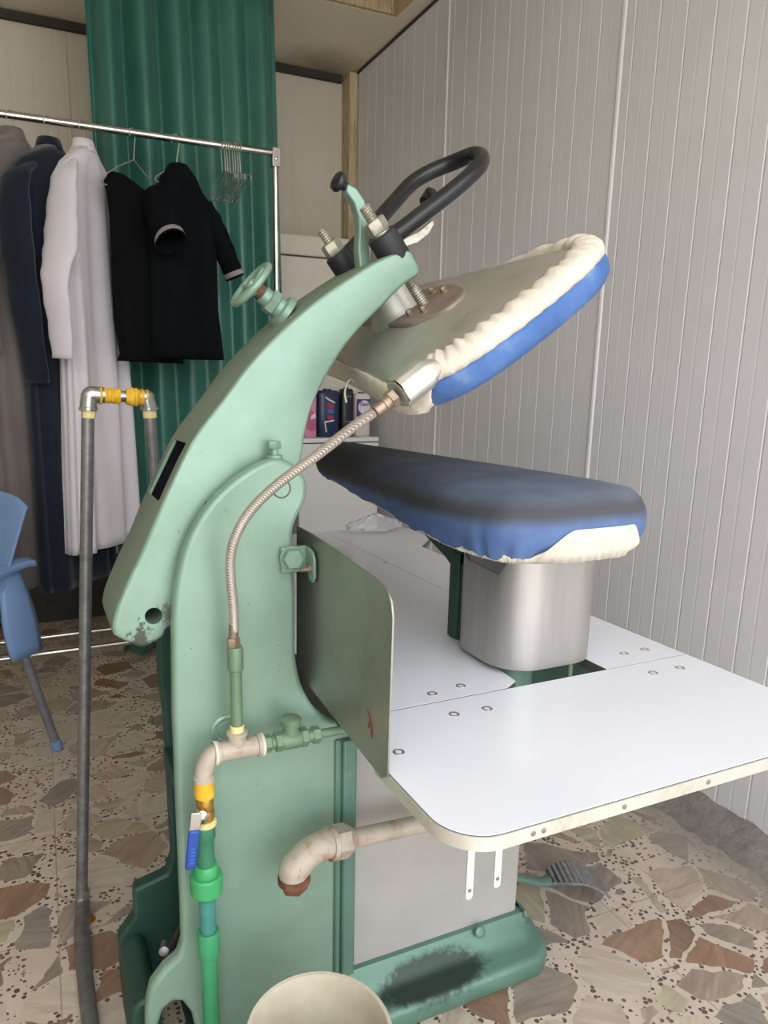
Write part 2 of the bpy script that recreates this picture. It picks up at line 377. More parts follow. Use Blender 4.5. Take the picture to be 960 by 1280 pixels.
# ceiling with a timber lined hatch
hx0, hx1, hy0, hy1 = .95, 1.637, 2.45, 3.18
g = G()
CY0 = -.25
for a, b in (((LX, CY0), (hx0, BY)), ((hx1, CY0), (WX + .02, BY)), ((hx0, CY0), (hx1, hy0)), ((hx0, hy1), (hx1, BY))): g.box((*a, CZ), (*b, CZ + .08))
struct('ceiling', g, 'ceiling')
g = G(); tw = .022
g.box((hx0, hy1 - tw, CZ + .001), (hx1, hy1, CZ + .3)); g.box((hx0, hy0, CZ + .001), (hx1, hy0 + tw, CZ + .3))
g.box((hx0, hy0 + tw, CZ + .001), (hx0 + tw, hy1 - tw, CZ + .3)); g.box((hx1 - tw, hy0 + tw, CZ + .001), (hx1, hy1 - tw, CZ + .3))
g.box((hx0, hy0, CZ + .3), (hx1, hy1, CZ + .32)); struct('trim_1', g, 'wood')
g = G(); g.box((1.671, 3.75, 0), (1.717, 3.848, 2.785)); struct('trim_2', g, 'wood', bev=.003)
g = G(); g.box((LX, BY - .03, CZ - .035), (1.66, BY - .002, CZ - .001)); struct('trim_3', g, 'seam')
g = G(); g.box((WX - .008, FY, CZ - .012), (WX - .001, BY, CZ - .001)); struct('trim_4', g, 'seam')
# rough cement fillet along the ribbed wall
g = G(); rows = []
ny = 120
for i in range(ny + 1):
    y = FY + (BY - FY - .15) * i / ny; j = random.uniform(-.007, .007); k = random.uniform(-.006, .006)
    rows.append([(WX - .0005, y, 0), (WX - .0005, y, .052 + k), (WX - .025 + j, y, .045 + k + random.uniform(-.004, .004)), (WX - .055 + j, y, .026 + k), (WX - .075 + j, y, .012), (WX - .12 + j * 2, y, 0)])
g.loft(rows, closed=True); struct('baseboard_right', g, 'cement', smooth=60)

# ------------------------------------------------------------------ steam press
press = thing('steam_press', 'mint green cast iron steam ironing press with its padded head raised over a white table', 'press', (.5, 1.1, 0))
YC0, YC1, YA0, YA1, YR0, YR1 = 1.05, 1.078, 1.09, 1.245, 1.258, 1.29
# front cheek
top = c2([(217,900),(216,800),(217,762),(222,722),(232,683),(248,650),(270,621),(297,597),(322,581),(345,573),(365,579),(379,592),(385,610),(381,630),(372,648),(367,668),(368,700),(370,760),(370,810),(374,842),(382,866),(395,886),(412,899),(440,906)], 4, False)
cheek = xz(top, YC0)
rx = at(440, 1000, Y=YC0).x
cheek += [(rx, .0), (.2, 0), (.192, .09), (.185, .135), (.17, .165), (.155, .172), (.138, .162), (.127, .13), (.122, 0), (.1, 0)]
cheek += xz([(183,1262),(189,1235),(205,1213),(222,1198),(228,1180),(227,1140),(224,1067),(221,1000),(219,940)], YC0)
ch = obj('side_frame', G().prism(cheek, YC0, YC1), 'green', press, bev=.009, seg=4)
# the deeper painted pedestal below: flange rib, foot, grey cabinet panel
g = G(); x0, x1 = at(428, 1000, Y=1.04).x, at(445, 1000, Y=1.04).x
g.box((x0, 1.036, .115), (x1, 1.075, .600)); g.box((x0 - .012, 1.044, .115), (x0 + .002, 1.06, .600))
obj('flange', g, 'green_deep', press, bev=.004)
bx = .885
g = G(); g.box((.47, 1.068, .09), (bx, 1.30, .655)); obj('cabinet_panel', g, 'panel_grey', press, bev=.003)
fp = [(1.10, 0), (.992, 0), (.985, .008), (.985, .038), (.99, .046), (1.0, .05), (1.02, .052), (1.036, .06), (1.046, .075), (1.052, .092), (1.058, .102), (1.075, .104), (1.10, .104)]
g = G(); rings = []
for x, sh in ((.44, 0), (.60, 0), (.80, 0), (.885, 0), (.90, .006), (.922, .02), (.935, .04)):
    rings.append([(x - (.03 if z > .06 and x > .9 else 0), min(y + sh * (1 if y < 1.05 else 0), 1.10), z) for y, z in fp])
g.loft(rings); obj('base_foot', g, 'green_deep', press, smooth=50)
g = G(); g.lathe(at(600, 1165, Y=1.047), (0, -1, .35), [(.012, -.004), (.012, .003), (.009, .005), (.003, .005)], 16); obj('bolt', g, 'green_deep', press)
# rear cheek and its flared foot
rear = [(x + .012, z - .012) for x, z in xz(top, YC0)]
rear = [(x, z) for x, z in rear if z > .62]
rear = rear + [(.50, .55), (.50, 0), (.11, 0), (.09, .02), (.088, .15), (.12, .19), (.122, .25), (.185, .265), (.197, .3), (.195, .6)]
obj('side_frame', G().prism(rear, YR0, YR1), 'green_dark', press, bev=.006)
g = G()
fo = c2([(.088, 0), (.086, .1), (.092, .14), (.112, .155), (.13, .15), (.14, .12), (.142, 0)], 4, False)
g.prism(fo, 1.09, 1.262); obj('base_foot', g, 'green_dark', press, bev=.006)
for z, h in ((.50, .035), (.12, .03), (.02, .015)):
    g = G(); g.box((.19, YC1 - .004, z), (.46, YR0 + .004, z + h)); obj('cross_tie', g, 'green_dark', press, bev=.004)
g = G(); g.tube([(.135, 1.18, .10), (.19, 1.12, .26), (.25, 1.12, .36)], .007); obj('linkage_rod', g, 'black', press)
g = G(); g.tube([(.10, 1.15, .1), (.18, 1.13, .13)], .004); obj('linkage_rod', g, 'black', press)
g = G(); g.lathe(at(205, 1187, Y=1.085), (-.2, -1, .2), [(.006, -.02), (.006, 0), (.0085, .001), (.0085, .006), (.003, .008)], 14); obj('bolt', g, 'galv', press)
# rear sheet that closes the frame at the far side under the table
# arm
armo = [(140,785),(143,768),(151,747),(163,719),(176,692),(201,633),(239,553),(277,502),(311,456),(353,412),(395,376),(440,345),(473,325),(500,314),(510,312)]
tip = [(516,315),(523,329),(526,338),(524,343),(519,347)]
inn = [(507,355),(490,371),(470,391),(452,409),(432,433),(415,460),(402,483),(390,512),(382,545),(377,575),(365,620),(330,700),(270,755),(214,783),(205,795),(192,804),(178,810),(165,806),(150,799),(142,794)]
prof = c2(armo, 3, False) + tip + c2(inn, 3, False)
ap = xz(prof, YA0)
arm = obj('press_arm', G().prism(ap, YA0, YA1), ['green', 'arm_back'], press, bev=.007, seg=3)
hp = at(192, 770, Y=YA0)
c1 = G(); off = WL[arm.name]
def cutg(fn):
    g = G(); fn(g)
    for v in g.bm.verts: v.co -= off * 0
    return g
sa = at(239, 553, Y=YA0); sb = at(201, 633, Y=YA0); td = (sa - sb).normalized(); nd = V((-td.z, 0, td.x)); smid = (sa + sb) / 2
cut1 = cutg(lambda g: g.obox((smid.x + td.x * .0, 1.165, smid.z), (td, (0, 1, 0), nd), (.050, .046, .03)))
cin = V((smid.x, 1.168, smid.z)) - nd * .046
cut3 = cutg(lambda g: g.obox(cin, (td, (0, 1, 0), nd), (.062, .066, .042)))
cut2 = cutg(lambda g: g.cyl((hp.x, 1.0, hp.z), (hp.x, 1.35, hp.z), .0135, 24))
arm.data.materials.append(M['black'])
bake(arm, [cut1, cut2, cut3])
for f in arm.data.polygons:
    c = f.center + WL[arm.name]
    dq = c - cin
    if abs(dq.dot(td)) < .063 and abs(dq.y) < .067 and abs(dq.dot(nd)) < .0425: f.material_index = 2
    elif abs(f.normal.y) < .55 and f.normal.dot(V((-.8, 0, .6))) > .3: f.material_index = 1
g = G(); pc = at(352, 611, Y=YC0); g.lathe((pc.x, YC0 + .01, pc.z), (0, -1, 0), [(.0135, 0), (.0135, .0095), (.0125, .0108), (.001, .0108)], 24); obj('pivot_pin', g, 'green', press)
g = G(); g.lathe((pc.x, YC0 + .01, pc.z), (0, -1, 0), [(.0135, 0), (.0152, .0), (.0152, .0103), (.0135, .0103)], 24, cap=False); obj('pin_ring', g, 'seam', press)
bp = at(343, 572, Y=1.07); g = G(); g.cyl(bp, bp + V((0, 0, .018)), .006); g.hexn(bp + V((0, 0, .014)), (0, 0, 1), .011, .012); g.lathe(bp, (0, 0, 1), [(.013, -.004), (.013, .004)], 16)
obj('set_screw', g, 'green', press)
g = G(); q = at(258, 640, Y=1.0885); g.obox((q.x, 1.0885, q.z), (td, (0, 1, 0), nd), (.016, .0012, .008)); obj('slot', g, 'seam', press, bev=.004)
# cheek boss behind the pipework
q = at(283, 912, Y=YC0); g = G(); g.lathe((q.x, YC0 + .002, q.z), (0, -1, 0), [(.026, 0), (.026, .004), (.022, .006), (.020, .003), (.015, .003), (.013, .006), (.001, .006)], 28); obj('boss', g, 'green', press)
# bracket with hex bolt
g = G(); a0, a1 = at(350, 684, Y=1.046), at(392, 712, Y=1.046)
EX = .3985
g.box((a0.x, 1.040, a1.z), (EX, 1.0505, a0.z))
pts = [(1.05, a0.z), (1.03, a0.z), (1.012, a0.z - .004), (1.004, a0.z - .014), (1.003, a1.z - .002), (1.01, a1.z - .012), (1.024, a1.z - .012), (1.032, a1.z), (1.05, a1.z)]
g.prism(pts, EX - .005, EX, 'X'); br_ = obj('bracket', g, 'green', press, bev=.002)
g = G(); q = at(364, 697, Y=1.04); g.lathe((q.x, 1.041, q.z), (0, -1, 0), [(.019, 0), (.019, .003)], 24); g.hexn((q.x, 1.038, q.z), (0, -1, 0), .017, .014); obj('hex_bolt', g, 'green', br_)
zc_ = (a0.z + a1.z) / 2 - .012
g = G(); g.cyl((EX - .022, 1.018, zc_), (EX + .012, 1.018, zc_), .0035); g.hexn((EX - .009, 1.018, zc_), (1, 0, 0), .007, .004); obj('screw', g, 'copper', br_)

# deflector plate
PX = .402
pl = [(1.10, .973), (1.03, .973), (.80, .957), (.772, .952), (.758, .938), (.753, .918), (.757, .700), (.774, .687), (1.105, .716)]
pl = [(y, z) for y, z in pl]
g = G(); g.prism(pl, PX - .0012, PX + .0012, 'X')
dp = obj('deflector_plate', g, 'plate', press)
g = G(); q = at(465, 905, X=PX)
for pts in ([(-.012, .016), (-.004, .012), (.002, .004), (.0, .0), (-.006, .008)], [(.002, .006), (.006, -.012), (.003, -.02), (.0, -.01)], [(-.004, .004), (-.001, -.004), (-.008, -.01), (-.009, -.006)]):
    g.prism([(q.y - a, q.z + b) for a, b in pts], PX - .0022, PX - .0013, 'X')
M['redpaint'] = mat('dark_red_paint', '6e3a34', '7d4a42', .7, 0, 40)
obj('paint_smear', g, 'redpaint', dp)

# worktops
TZ = .70; TL, TR = .406, 1.137; JY = .927; TF = .595; TB = 2.29; OX0, OX1 = .75, .937
def rr(x0, y0, x1, y1, r, n=8):
    """rounded rectangle; r = radii for (x0,y0),(x1,y0),(x1,y1),(x0,y1)"""
    out = []
    for (cx, cy, rad, a) in ((x0, y0, r[0], 180), (x1, y0, r[1], 270), (x1, y1, r[2], 0), (x0, y1, r[3], 90)):
        sx = cx + rad * (1 if cx == x0 else -1); sy = cy + rad * (1 if cy == y0 else -1)
        for k in range(n + 1 if rad else 1):
            t = math.radians(a + 90 * k / n); out.append((sx + rad * math.cos(t), sy + rad * math.sin(t)))
    return out
def worktop(pts, screws, band=None):
    g = G(); g.prism(pts, TZ - .019, TZ - .0012, 'Z', mi=1); g.prism([(p[0] * 1, p[1]) for p in pts], TZ - .0012, TZ, 'Z', mi=0)
    w = obj('worktop', g, ['laminate', 'laminate_edge'], press, smooth=30)
    if band:
        g = G(); n = len(band); o_, i_ = [], []
        for i, p in enumerate(band):
            a, b = V(band[max(i-1, 0)]), V(band[min(i+1, n-1)]); d = (b - a).normalized(); nn = V((d.y, -d.x))
            o_.append((p[0] + nn.x * .0022, p[1] + nn.y * .0022)); i_.append((p[0] + nn.x * .0002, p[1] + nn.y * .0002))
        for z0, z1 in ((TZ - .0205, TZ - .0025),):
            g.loft([[(a[0], a[1], z0) for a in o_], [(a[0], a[1], z1) for a in o_], [(a[0], a[1], z1) for a in i_], [(a[0], a[1], z0) for a in i_]], closed=False, wrap=True, cap=False)
        e = obj('edge_band', g, 'trim', w)
        for x, y in ((666, 1050), (679, 1046), (780, 1012), (885, 980)):
            q = at(x, y, Y=TF - .0022)
            g = G(); g.lathe((q.x, TF - .0022, TZ - .0115), (0, -1, 0), [(.0035, 0), (.0035, .0008), (.001, .0014)], 10)
            obj('screw', g, 'copper', e)
    for x, y in screws:
        g = G(); g.lathe((x, y, TZ - .0005), (0, 0, 1), [(.0088, 0), (.0084, .0012), (.006, .0014), (.0045, .0003), (.0005, .0003)], 16)
        obj('screw', g, 'zinc', w)
    return w
front = rr(TL, TF, TR, JY - .0022, (.062, .062, 0, 0), 12)[:-1] + [(.440, JY - .0022), (.436, .86), (TL, .80)]
band = [(.440, JY - .003), (.436, .86), (TL, .80), (TL, TF + .1)] + front[:26] + [(TR, TF + .1), (TR, JY - .003)]
worktop(front, [(.580, .877), (.640, .874), (.444, .806), (1.004, .881), (1.068, .879)], band)
left = [(.440, JY + .0022), (OX0 - .03, JY + .0022), (OX0, JY + .02), (OX0 + .022, 1.16), (OX0 + .022, 1.195), (OX1 - .0, 1.195), (OX1, TB), (.440, TB)]
worktop(left, [(.588, .957), (.650, .966), (at(521, 700, Z=TZ).x - .1, 1.80)])
right = [(OX1 + .002, JY + .0012), (TR, JY + .0012)] + rr(OX1 + .002, 1.0, 1.245, TB, (0, 0, .07, 0), 8)[2:-1] + [(OX1 + .002, TB)]
right = [(OX1 + .002, JY + .0012), (TR, JY + .0012), (TR, 1.95), (1.235, 2.06)] + [(1.245 - .07 + .07 * math.cos(math.radians(a)), TB - .07 + .07 * math.sin(math.radians(a))) for a in range(0, 91, 15)] + [(OX1 + .002, TB)]
worktop(right, [(1.027, .974), (1.081, .975)])
g = G()
for a, (zt) in ((582, 1126), (617, 1111)):
    q0 = at(a, zt, Y=.79); w = .0125; n = 8
    pts = [(q0.x, TZ - .022), (q0.x, q0.z + w / 2)] + [(q0.x + w / 2 - w / 2 * math.cos(math.pi * k / n), q0.z + w / 2 - w / 2 * math.sin(math.pi * k / n)) for k in range(1, n)] + [(q0.x + w, q0.z + w / 2), (q0.x + w, TZ - .022)]
    g = G(); g.prism(pts, .79, .793); g.prism([(q0.x, TZ - .024), (q0.x + w, TZ - .024), (q0.x + w, TZ - .0195), (q0.x, TZ - .0195)], .79, .83)
    s_ = obj('bracket', g, 'white', press)
    g = G(); g.lathe((q0.x + w / 2, .79, q0.z + .016), (0, -1, 0), [(.0032, 0), (.0032, .0008), (.001, .0012)], 10); obj('screw', g, 'copper', s_)
# frame rails that carry the table
g = G(); g.box((.45, 1.02, .63), (1.12, 1.045, .680)); g.box((1.09, .66, .645), (1.115, 2.2, .680)); g.box((.445, 1.31, .645), (.47, 2.2, .680))
g.box((.5, 1.45, 0), (.54, 1.49, .66)); g.box((1.09, 2.05, 0), (1.13, 2.09, .66)); g.box((.43, 2.05, 0), (.47, 2.09, .66)); g.box((.43, 2.06, .64), (1.13, 2.09, .680)); obj('table_frame', g, 'green_dark', press, bev=.003)

# pedestal shroud, post, bracket and a dark stand-in for the rim notch
sx0, sx1, sy0, sy1, sz0, sz1 = .734, .951, .950, 1.15, .711, .914
ring = rr(sx0, sy0, sx1, sy1, (.07,) * 4, 12)
g = G(); inr = rr(sx0 + .003, sy0 + .003, sx1 - .003, sy1 - .003, (.067,) * 4, 12)
g.loft([[(x, y, sz0) for x, y in ring], [(x, y, sz1) for x, y in ring], [(x, y, sz1) for x, y in inr], [(x, y, sz0) for x, y in inr]], wrap=True)
obj('shroud', g, 'shroud', press)
g = G(); core = rr(.757, .973, .928, 1.127, (.06,) * 4, 8)
g.prism(core, .75, .962, 'Z'); obj('pedestal', g, 'pipe_green', press, bev=.006)
g = G(); g.lathe((.80, 1.03, .57), (0, 0, 1), [(.03, 0), (.042, .012), (.042, .19)], 24); g.box((.77, 1.03, .59), (.83, 1.10, .64)); obj('pedestal_post', g, 'green_deep', press)
g = G(); g.cyl((.905, .985, .64), (.905, .985, .80), .005); obj('linkage_rod', g, 'pipe_green', press)
g = G(); g.box((.766, 1.165, .64), (.788, 1.192, .88)); g.box((.770, 1.155, .64), (.776, 1.205, .86))
g.prism([(1.165, .83), (1.165, .915), (1.38, .957), (1.50, .957), (1.22, .86)], .768, .786, 'X'); obj('bracket_and_notch_shade', g, 'green_dark', press, bev=.002)
g = G(); g.prism(xz([(583,690),(586,700),(622,718),(634,700),(640,690)], .985), .98, .992); obj('bracket_and_notch_shade', g, 'black', press, bev=.002)  # black plate stands in for the shaded inside of a notch in the rim

# ------------------------------------------------------------------ ironing buck
bo = [(.605,.95),(.612,.88),(.638,.835),(.695,.812),(.78,.806),(.86,.815),(.92,.855),(.948,.93),(.956,1.05),(.96,1.25),(.962,1.5),(.955,1.75),(.945,1.98),(.91,2.12),(.868,2.16),(.832,2.11),(.80,1.98),(.752,1.74),(.695,1.46),(.642,1.2),(.612,1.05)]
BO = c2(bo, 7)
def inset(poly, d):
    n = len(poly); out = []
    for i in range(n):
        a, b, p = V(poly[i-1]), V(poly[(i+1) % n]), V(poly[i]); t = (b - a).normalized(); nn = V((-t.y, t.x)); q = p + nn * d; out.append((q.x, q.y))
    return out
def spine(p, s0, s1):
    a, b = V(s0), V(s1); t = max(0, min(1, (V(p) - a).dot(b - a) / (b - a).length_squared)); return a + (b - a) * t
def toward(poly, k, s0, s1): return [tuple(spine(p, s0, s1).lerp(V(p), k)) for p in poly]
BS0, BS1 = (.785, 1.0), (.872, 2.03)
bz = lambda y: -.014 * max(0, (y - .9)) / 1.0
rnd = random.Random(3); wav = [rnd.uniform(-1, 1) for _ in range(len(BO))]
def hem(x, y):
    if y > .95: return 0
    f = lambda a, b, q: max(0, min(1, (q - a) / (b - a)))
    u = f(.655, .735, x) * (1 - f(.845, .885, x)) * (1 - f(.86, .93, y)); return u * u * (3 - 2 * u)
g = G(); rings = []
for off, z in ((.014, .950), (.006, .966), (.001, .982), (.0, 1.0), (.004, 1.016), (.012, 1.030), (.026, 1.041)):
    rr_ = []
    for i, (x, y) in enumerate(inset(BO, off)):
        low = max(0, (1.0 - z) / .05); near = 1 if y < 1.25 else .5
        fold = (wav[i] * .0035 + .0025 * math.sin(i * 1.1)) * low * near
        lowf = (.003 * math.sin(i * .55) + .002 * math.sin(i * 1.7) + .010 * hem(x, y)) if z < .96 else 0
        rr_.append((x + fold, y + fold * .6, z + lowf + bz(y)))
    rings.append(rr_)
base = inset(BO, .026)
for k, z in ((.82, 1.047), (.6, 1.051), (.3, 1.053), (0, 1.053)): rings.append([(x, y, z + bz(y)) for x, y in toward(base, k, BS0, BS1)])
g.loft(rings, cap=False)
buck = obj('ironing_buck', g, 'buckcloth', press, smooth=180, weld=1e-5)
g = G(); rb_ = inset(BO, .022)
g.loft([[(x, y, .962) for x, y in toward(rb_, 0, BS0, BS1)], [(x, y, .958 + bz(y)) for x, y in rb_], [(x, y, .974 + bz(y)) for x, y in rb_], [(x, y, .974) for x, y in toward(rb_, 0, BS0, BS1)]], cap=False)
obj('bed_plate', g, 'green_dark', buck, weld=1e-5)
# gathered cotton skirt of the cover, deep across the near end
DN = [(p.x, p.y) for p in catmull([(x, y, 0) for x, y in BO], 4, True)]
g = G(); rings = []
for kz in (0, .12, .35, .65, 1.0):
    rr_ = []
    A_ = inset(DN, -.0018); B_ = inset(DN, .016); C_ = inset(DN, .03)
    for i in range(len(DN)):
        h_ = hem(*DN[i]); wv = (math.sin(i * 1.25) + .6 * math.sin(i * .53)) * .0011 * kz
        p = V(B_[i]).lerp(V(A_[i]), min(1, h_ * 3)); q = V(C_[i]).lerp(V(B_[i]) * .6 + V(A_[i]) * .4, h_)
        x, y = p.lerp(q, kz ** 1.6)
        zt = .953 + .040 * h_ + (1 - min(1, h_ * 4)) * (.003 * math.sin(i / 4 * .55) + .002 * math.sin(i / 4 * 1.7)) + bz(y)
        zb = .942 + .003 * h_ + bz(y)
        rr_.append((x + wv, y + wv, zt + (zb - zt) * kz + (.004 * h_ if kz == 0 else 0)))
    rings.append(rr_)
g.loft(rings, cap=False); obj('elastic_hem', g, 'elastic', buck, smooth=180, solid=.002)

# ------------------------------------------------------------------ press head
TH = math.radians(35); PV = V((.358, 0, 1.05)); U = V((math.cos(TH), 0, math.sin(TH))); W = V((-math.sin(TH), 0, math.cos(TH)))
def hd(u, v, w): return PV + U * u + W * w + V((0, v, 0))
ho = [(.195,.95),(.205,.88),(.245,.835),(.31,.815),(.40,.81),(.49,.82),(.55,.855),(.573,.93),(.575,1.15),(.573,1.45),(.56,1.75),(.53,1.95),(.47,2.02),(.415,1.98),(.385,1.86),(.335,1.62),(.285,1.35),(.235,1.12)]
HO = c2(ho, 7); HS0, HS1 = (.385, 1.0), (.46, 1.9)
def facing(poly, span=2):
    out = []; n = len(poly)
    for i in range(n):
        t_ = (V(poly[(i+span) % n]) - V(poly[i-span])).normalized(); f = max(0, min(1, (-t_.y - .80) / .16)); out.append(f * f * (3 - 2 * f))
    return out
FH = facing(HO, 1)
def hring(off, w, k=1, amp=0, dw=None, low=False):
    pl_ = toward(inset(HO, off), k, HS0, HS1); out = []
    for i, (u, v) in enumerate(pl_):
        a = amp * math.sin(i * 1.3) + amp * .6 * math.sin(i * .47)
        r_ = max(0, min(1, (v - .93) / .25)) * max(0, min(1, (u - .5) / .05))
        wl = w + (min(w, .010) - w) * max(0, FH[i] * 2 - 1) - .03 * r_ if low else w
        out.append(hd(u + a, v + a * .7, wl + a * .5 + (dw(i, u, v) if dw else 0)))
    return out
g = G()
puck = lambda i, u, v: (.006 * math.sin(i * 2.1) if (u < .33 and v < 1.0) else 0)
rings = [hring(.06, -.004), hring(.03, -.003), hring(.012, .002), hring(.003, .012), hring(0, .026, dw=puck, low=True), hring(.002, .042, dw=puck, low=True), hring(.008, .054, amp=.0008, low=True), hring(.018, .058, amp=.001, low=True)]
rings = [hring(0, -.005, k) for k in (.05, .4, .75)] + rings[1:]
rings[0] = hring(0, -.005, 0)
g.loft(rings, cap=False)
head = obj('press_head', g, 'cover', press, smooth=180, weld=1e-5)
DH = [(p.x, p.y) for p in catmull([(u, v, 0) for u, v in HO], 3, True)]
FD = facing(DH)
def vary(poly, F, o1, o2):
    a_, b_ = inset(poly, o1), inset(poly, o2); return [tuple(V(p).lerp(V(q), f)) for p, q, f in zip(a_, b_, F)]
g = G(); rings = []
for (o1, w1), (o2, w2), amp in (((.000, .040), (.012, -.004), .0004), ((-.001, .050), (-.004, .004), .0008), ((.006, .0605), (-.005, .018), .0012), ((.018, .066), (-.003, .032), .0018), ((.028, .0675), (.001, .041), .002), ((.036, .066), (.006, .043), .0016), ((.042, .056), (.011, .036), .0008)):
    rr_ = []
    for i, (u, v) in enumerate(vary(DH, FD, o1, o2)):
        f = FD[i]; r_ = max(0, min(1, (v - .93) / .25)) * max(0, min(1, (u - .5) / .05))
        a = amp * (1 - .7 * r_) * (1 - .6 * f) * (math.sin(i * .95) + .7 * math.sin(i * .41 + 1) + .4 * math.sin(i * 1.9))
        rr_.append(hd(u + a * .4, v + a * .4, w1 + (w2 - w1) * f + a - .02 * r_))
    rings.append(rr_)
g.loft(rings, cap=False); obj('elastic_hem', g, 'elastic', head, smooth=180, solid=.002)
g = G(); rings = []
for o1, w1, o2, w2 in ((.034, .045, .006, .028), (.037, .058, .009, .044), (.048, .062, .022, .055)):
    rings.append([hd(u, v, w1 + (w2 - w1) * FH[i]) for i, (u, v) in enumerate(vary(HO, FH, o1, o2))])
cb_ = vary(HO, FH, .05, .026)
for k, w_ in ((.9, .064), (.75, .066), (.55, .068), (.3, .069), (0, .070)): rings.append([hd(u, v, w_ - (.004 * FH[i] if k > .8 else 0)) for i, (u, v) in enumerate(toward(cb_, k, HS0, HS1))])
g.loft(rings, cap=False); casting = obj('head_casting', g, 'alu', head, smooth=180, weld=1e-5)
# flange plate and its bolts
fl = [(.36,1.24),(.338,1.14),(.332,1.075),(.342,1.045),(.36,1.01),(.385,1.0),(.42,1.02),(.447,1.07),(.466,1.14),(.468,1.24)]
fl = c2(fl + [(.455,1.32),(.42,1.37),(.385,1.37),(.365,1.32)], 5)
g = G(); g.loft([[hd(u, v, .055) for u, v in fl], [hd(u, v, .0745) for u, v in fl]]); fln = obj('flange_plate', g, 'flange', head, bev=.004)
for u, v in ((.365, 1.115), (.369, 1.075), (.441, 1.150), (.433, 1.100), (.38, 1.31), (.44, 1.31)):
    g = G(); g.lathe(hd(u, v, .074), W, [(.008, 0), (.008, .002)], 16); g.hexn(hd(u, v, .076), W, .006, .008); obj('bolt', g, 'copper', fln)
# hub between arm and head
g = G(); g.lathe(hd(.385, 1.20, .066), W, [(.056, 0), (.050, .01), (.045, .02), (.044, .09)], 28); obj('hub', g, 'alu', head)
# far cross-bar of the casting and loose string
g = G(); g.tube(catmull([at(452,488,Y=1.2), at(444,478,Y=1.2), at(437,475,Y=1.19), at(433,482,Y=1.18), at(431,492,Y=1.17), at(433,503,Y=1.17)], 6), .0018, 8); obj('string', g, 'elastic', head)
g = G(); bx_ = lambda u, v, w: hd(u, v, w)
rg = []
for u, hv, hw in ((.164, .019, .019), (.167, .0215, .021), (.208, .0225, .021), (.220, .021, .017), (.232, .018, .010)):
    rg.append([hd(u, .865 + hv * a, .057 + hw * b) for a, b in ((-1,-.55),(-.55,-1),(.55,-1),(1,-.55),(1,.55),(.55,1),(-.55,1),(-1,.55))])
g.loft(rg); blk = obj('steam_inlet', g, 'alu', head, bev=.003)

# ------------------------------------------------------------------ handles on the arm tip
s0, s1 = at(455, 258, Y=1.115), at(531, 383, Y=1.115)
sd = (s0 - s1).normalized()
g = G(); g.thread(s1, s0, .0098); st = obj('stud', g, 'zinc', press)
g = G(); cl = s1 + sd * ((at(474, 292, Y=1.115) - s1).length); g.hexn(cl, sd, .019, .022); g.lathe(cl, sd, [(.0165, -.004), (.0165, 0)], 20); obj('nut', g, 'zinc', st)
r0 = at(401, 287, Y=1.225); r1 = at(440, 350, Y=1.225); rd = sd
g = G(); g.thread(r0 - sd * .1, r0, .0088); st2 = obj('stud', g, 'zinc', press)
g = G(); c2_ = r0 - sd * .047; g.hexn(c2_, sd, .018, .022); obj('nut', g, 'zinc', st2)
fcl = cl - sd * .026; rcl = c2_ - sd * .022
g = G()
hb = [at(x, y, Y=Y) for x, y, Y in ((484,299,1.115),(500,289,1.115),(530,266,1.115),(560,243,1.115),(585,222,1.117),(600,206,1.13),(601,196,1.17),(590,194,1.22),(567,203,1.262),(540,214,1.285),(515,229,1.29),(490,256,1.275),(462,287,1.25),(440,312,1.235),(428,322,1.228))]
g.tube(catmull(hb, 6), .0142, 16); hnd = obj('handle_bar', g, 'black', press)
g = G(); g.lathe(fcl - sd * .026, sd, [(.024, 0), (.0255, .003), (.0255, .047), (.023, .05)], 28); obj('clamp', g, 'blackrub', hnd)
g = G(); g.lathe(rcl - sd * .022, sd, [(.021, 0), (.0225, .003), (.0225, .041), (.020, .044)], 28); obj('clamp', g, 'blackrub', hnd)
g = G(); g.lathe(rcl - sd * .05, sd, [(.029, 0), (.026, .018), (.022, .03)], 24); obj('clamp_seat', g, 'green', press)
g = G(); q = at(536, 238, Y=1.19); g.lathe(q - V((0, .0, .014)), (.5, .15, .6), [(.009, -.012), (.013, -.01), (.014, .012), (.010, .016)], 18); obj('knob', g, 'black', hnd)
g = G(); g.tube([q, at(552, 256, Y=1.12)], .006, 8); obj('knob_pin', g, 'black', hnd)
q = [(at(x, y, Y=1.15).x, at(x, y, Y=1.15).z) for x, y in ((500,306),(504,298),(524,288),(540,274),(543,280),(536,293),(522,304),(508,309))]
g = G(); g.prism(q, 1.148, 1.156); obj('release_blade', g, 'zinc', press, bev=.002)
lv = xz([(447,338),(445,312),(446,290),(445,272),(440,255),(430,241),(432,231),(443,237),(453,252),(458,270),(459,290),(459,312),(460,338)], 1.16)
g = G(); g.prism(lv, 1.150, 1.172); lev = obj('release_lever', g, 'green', press, bev=.003, seg=3)
kc = at(424, 228, Y=1.161); kd = V((-.85, -.15, .35)).normalized()
g = G(); g.lathe(kc - kd * .006, kd, [(.007, -.014), (.008, 0), (.015, .003), (.0165, .007), (.015, .013), (.008, .016), (.001, .0165)], 24); obj('knob', g, 'black', lev)
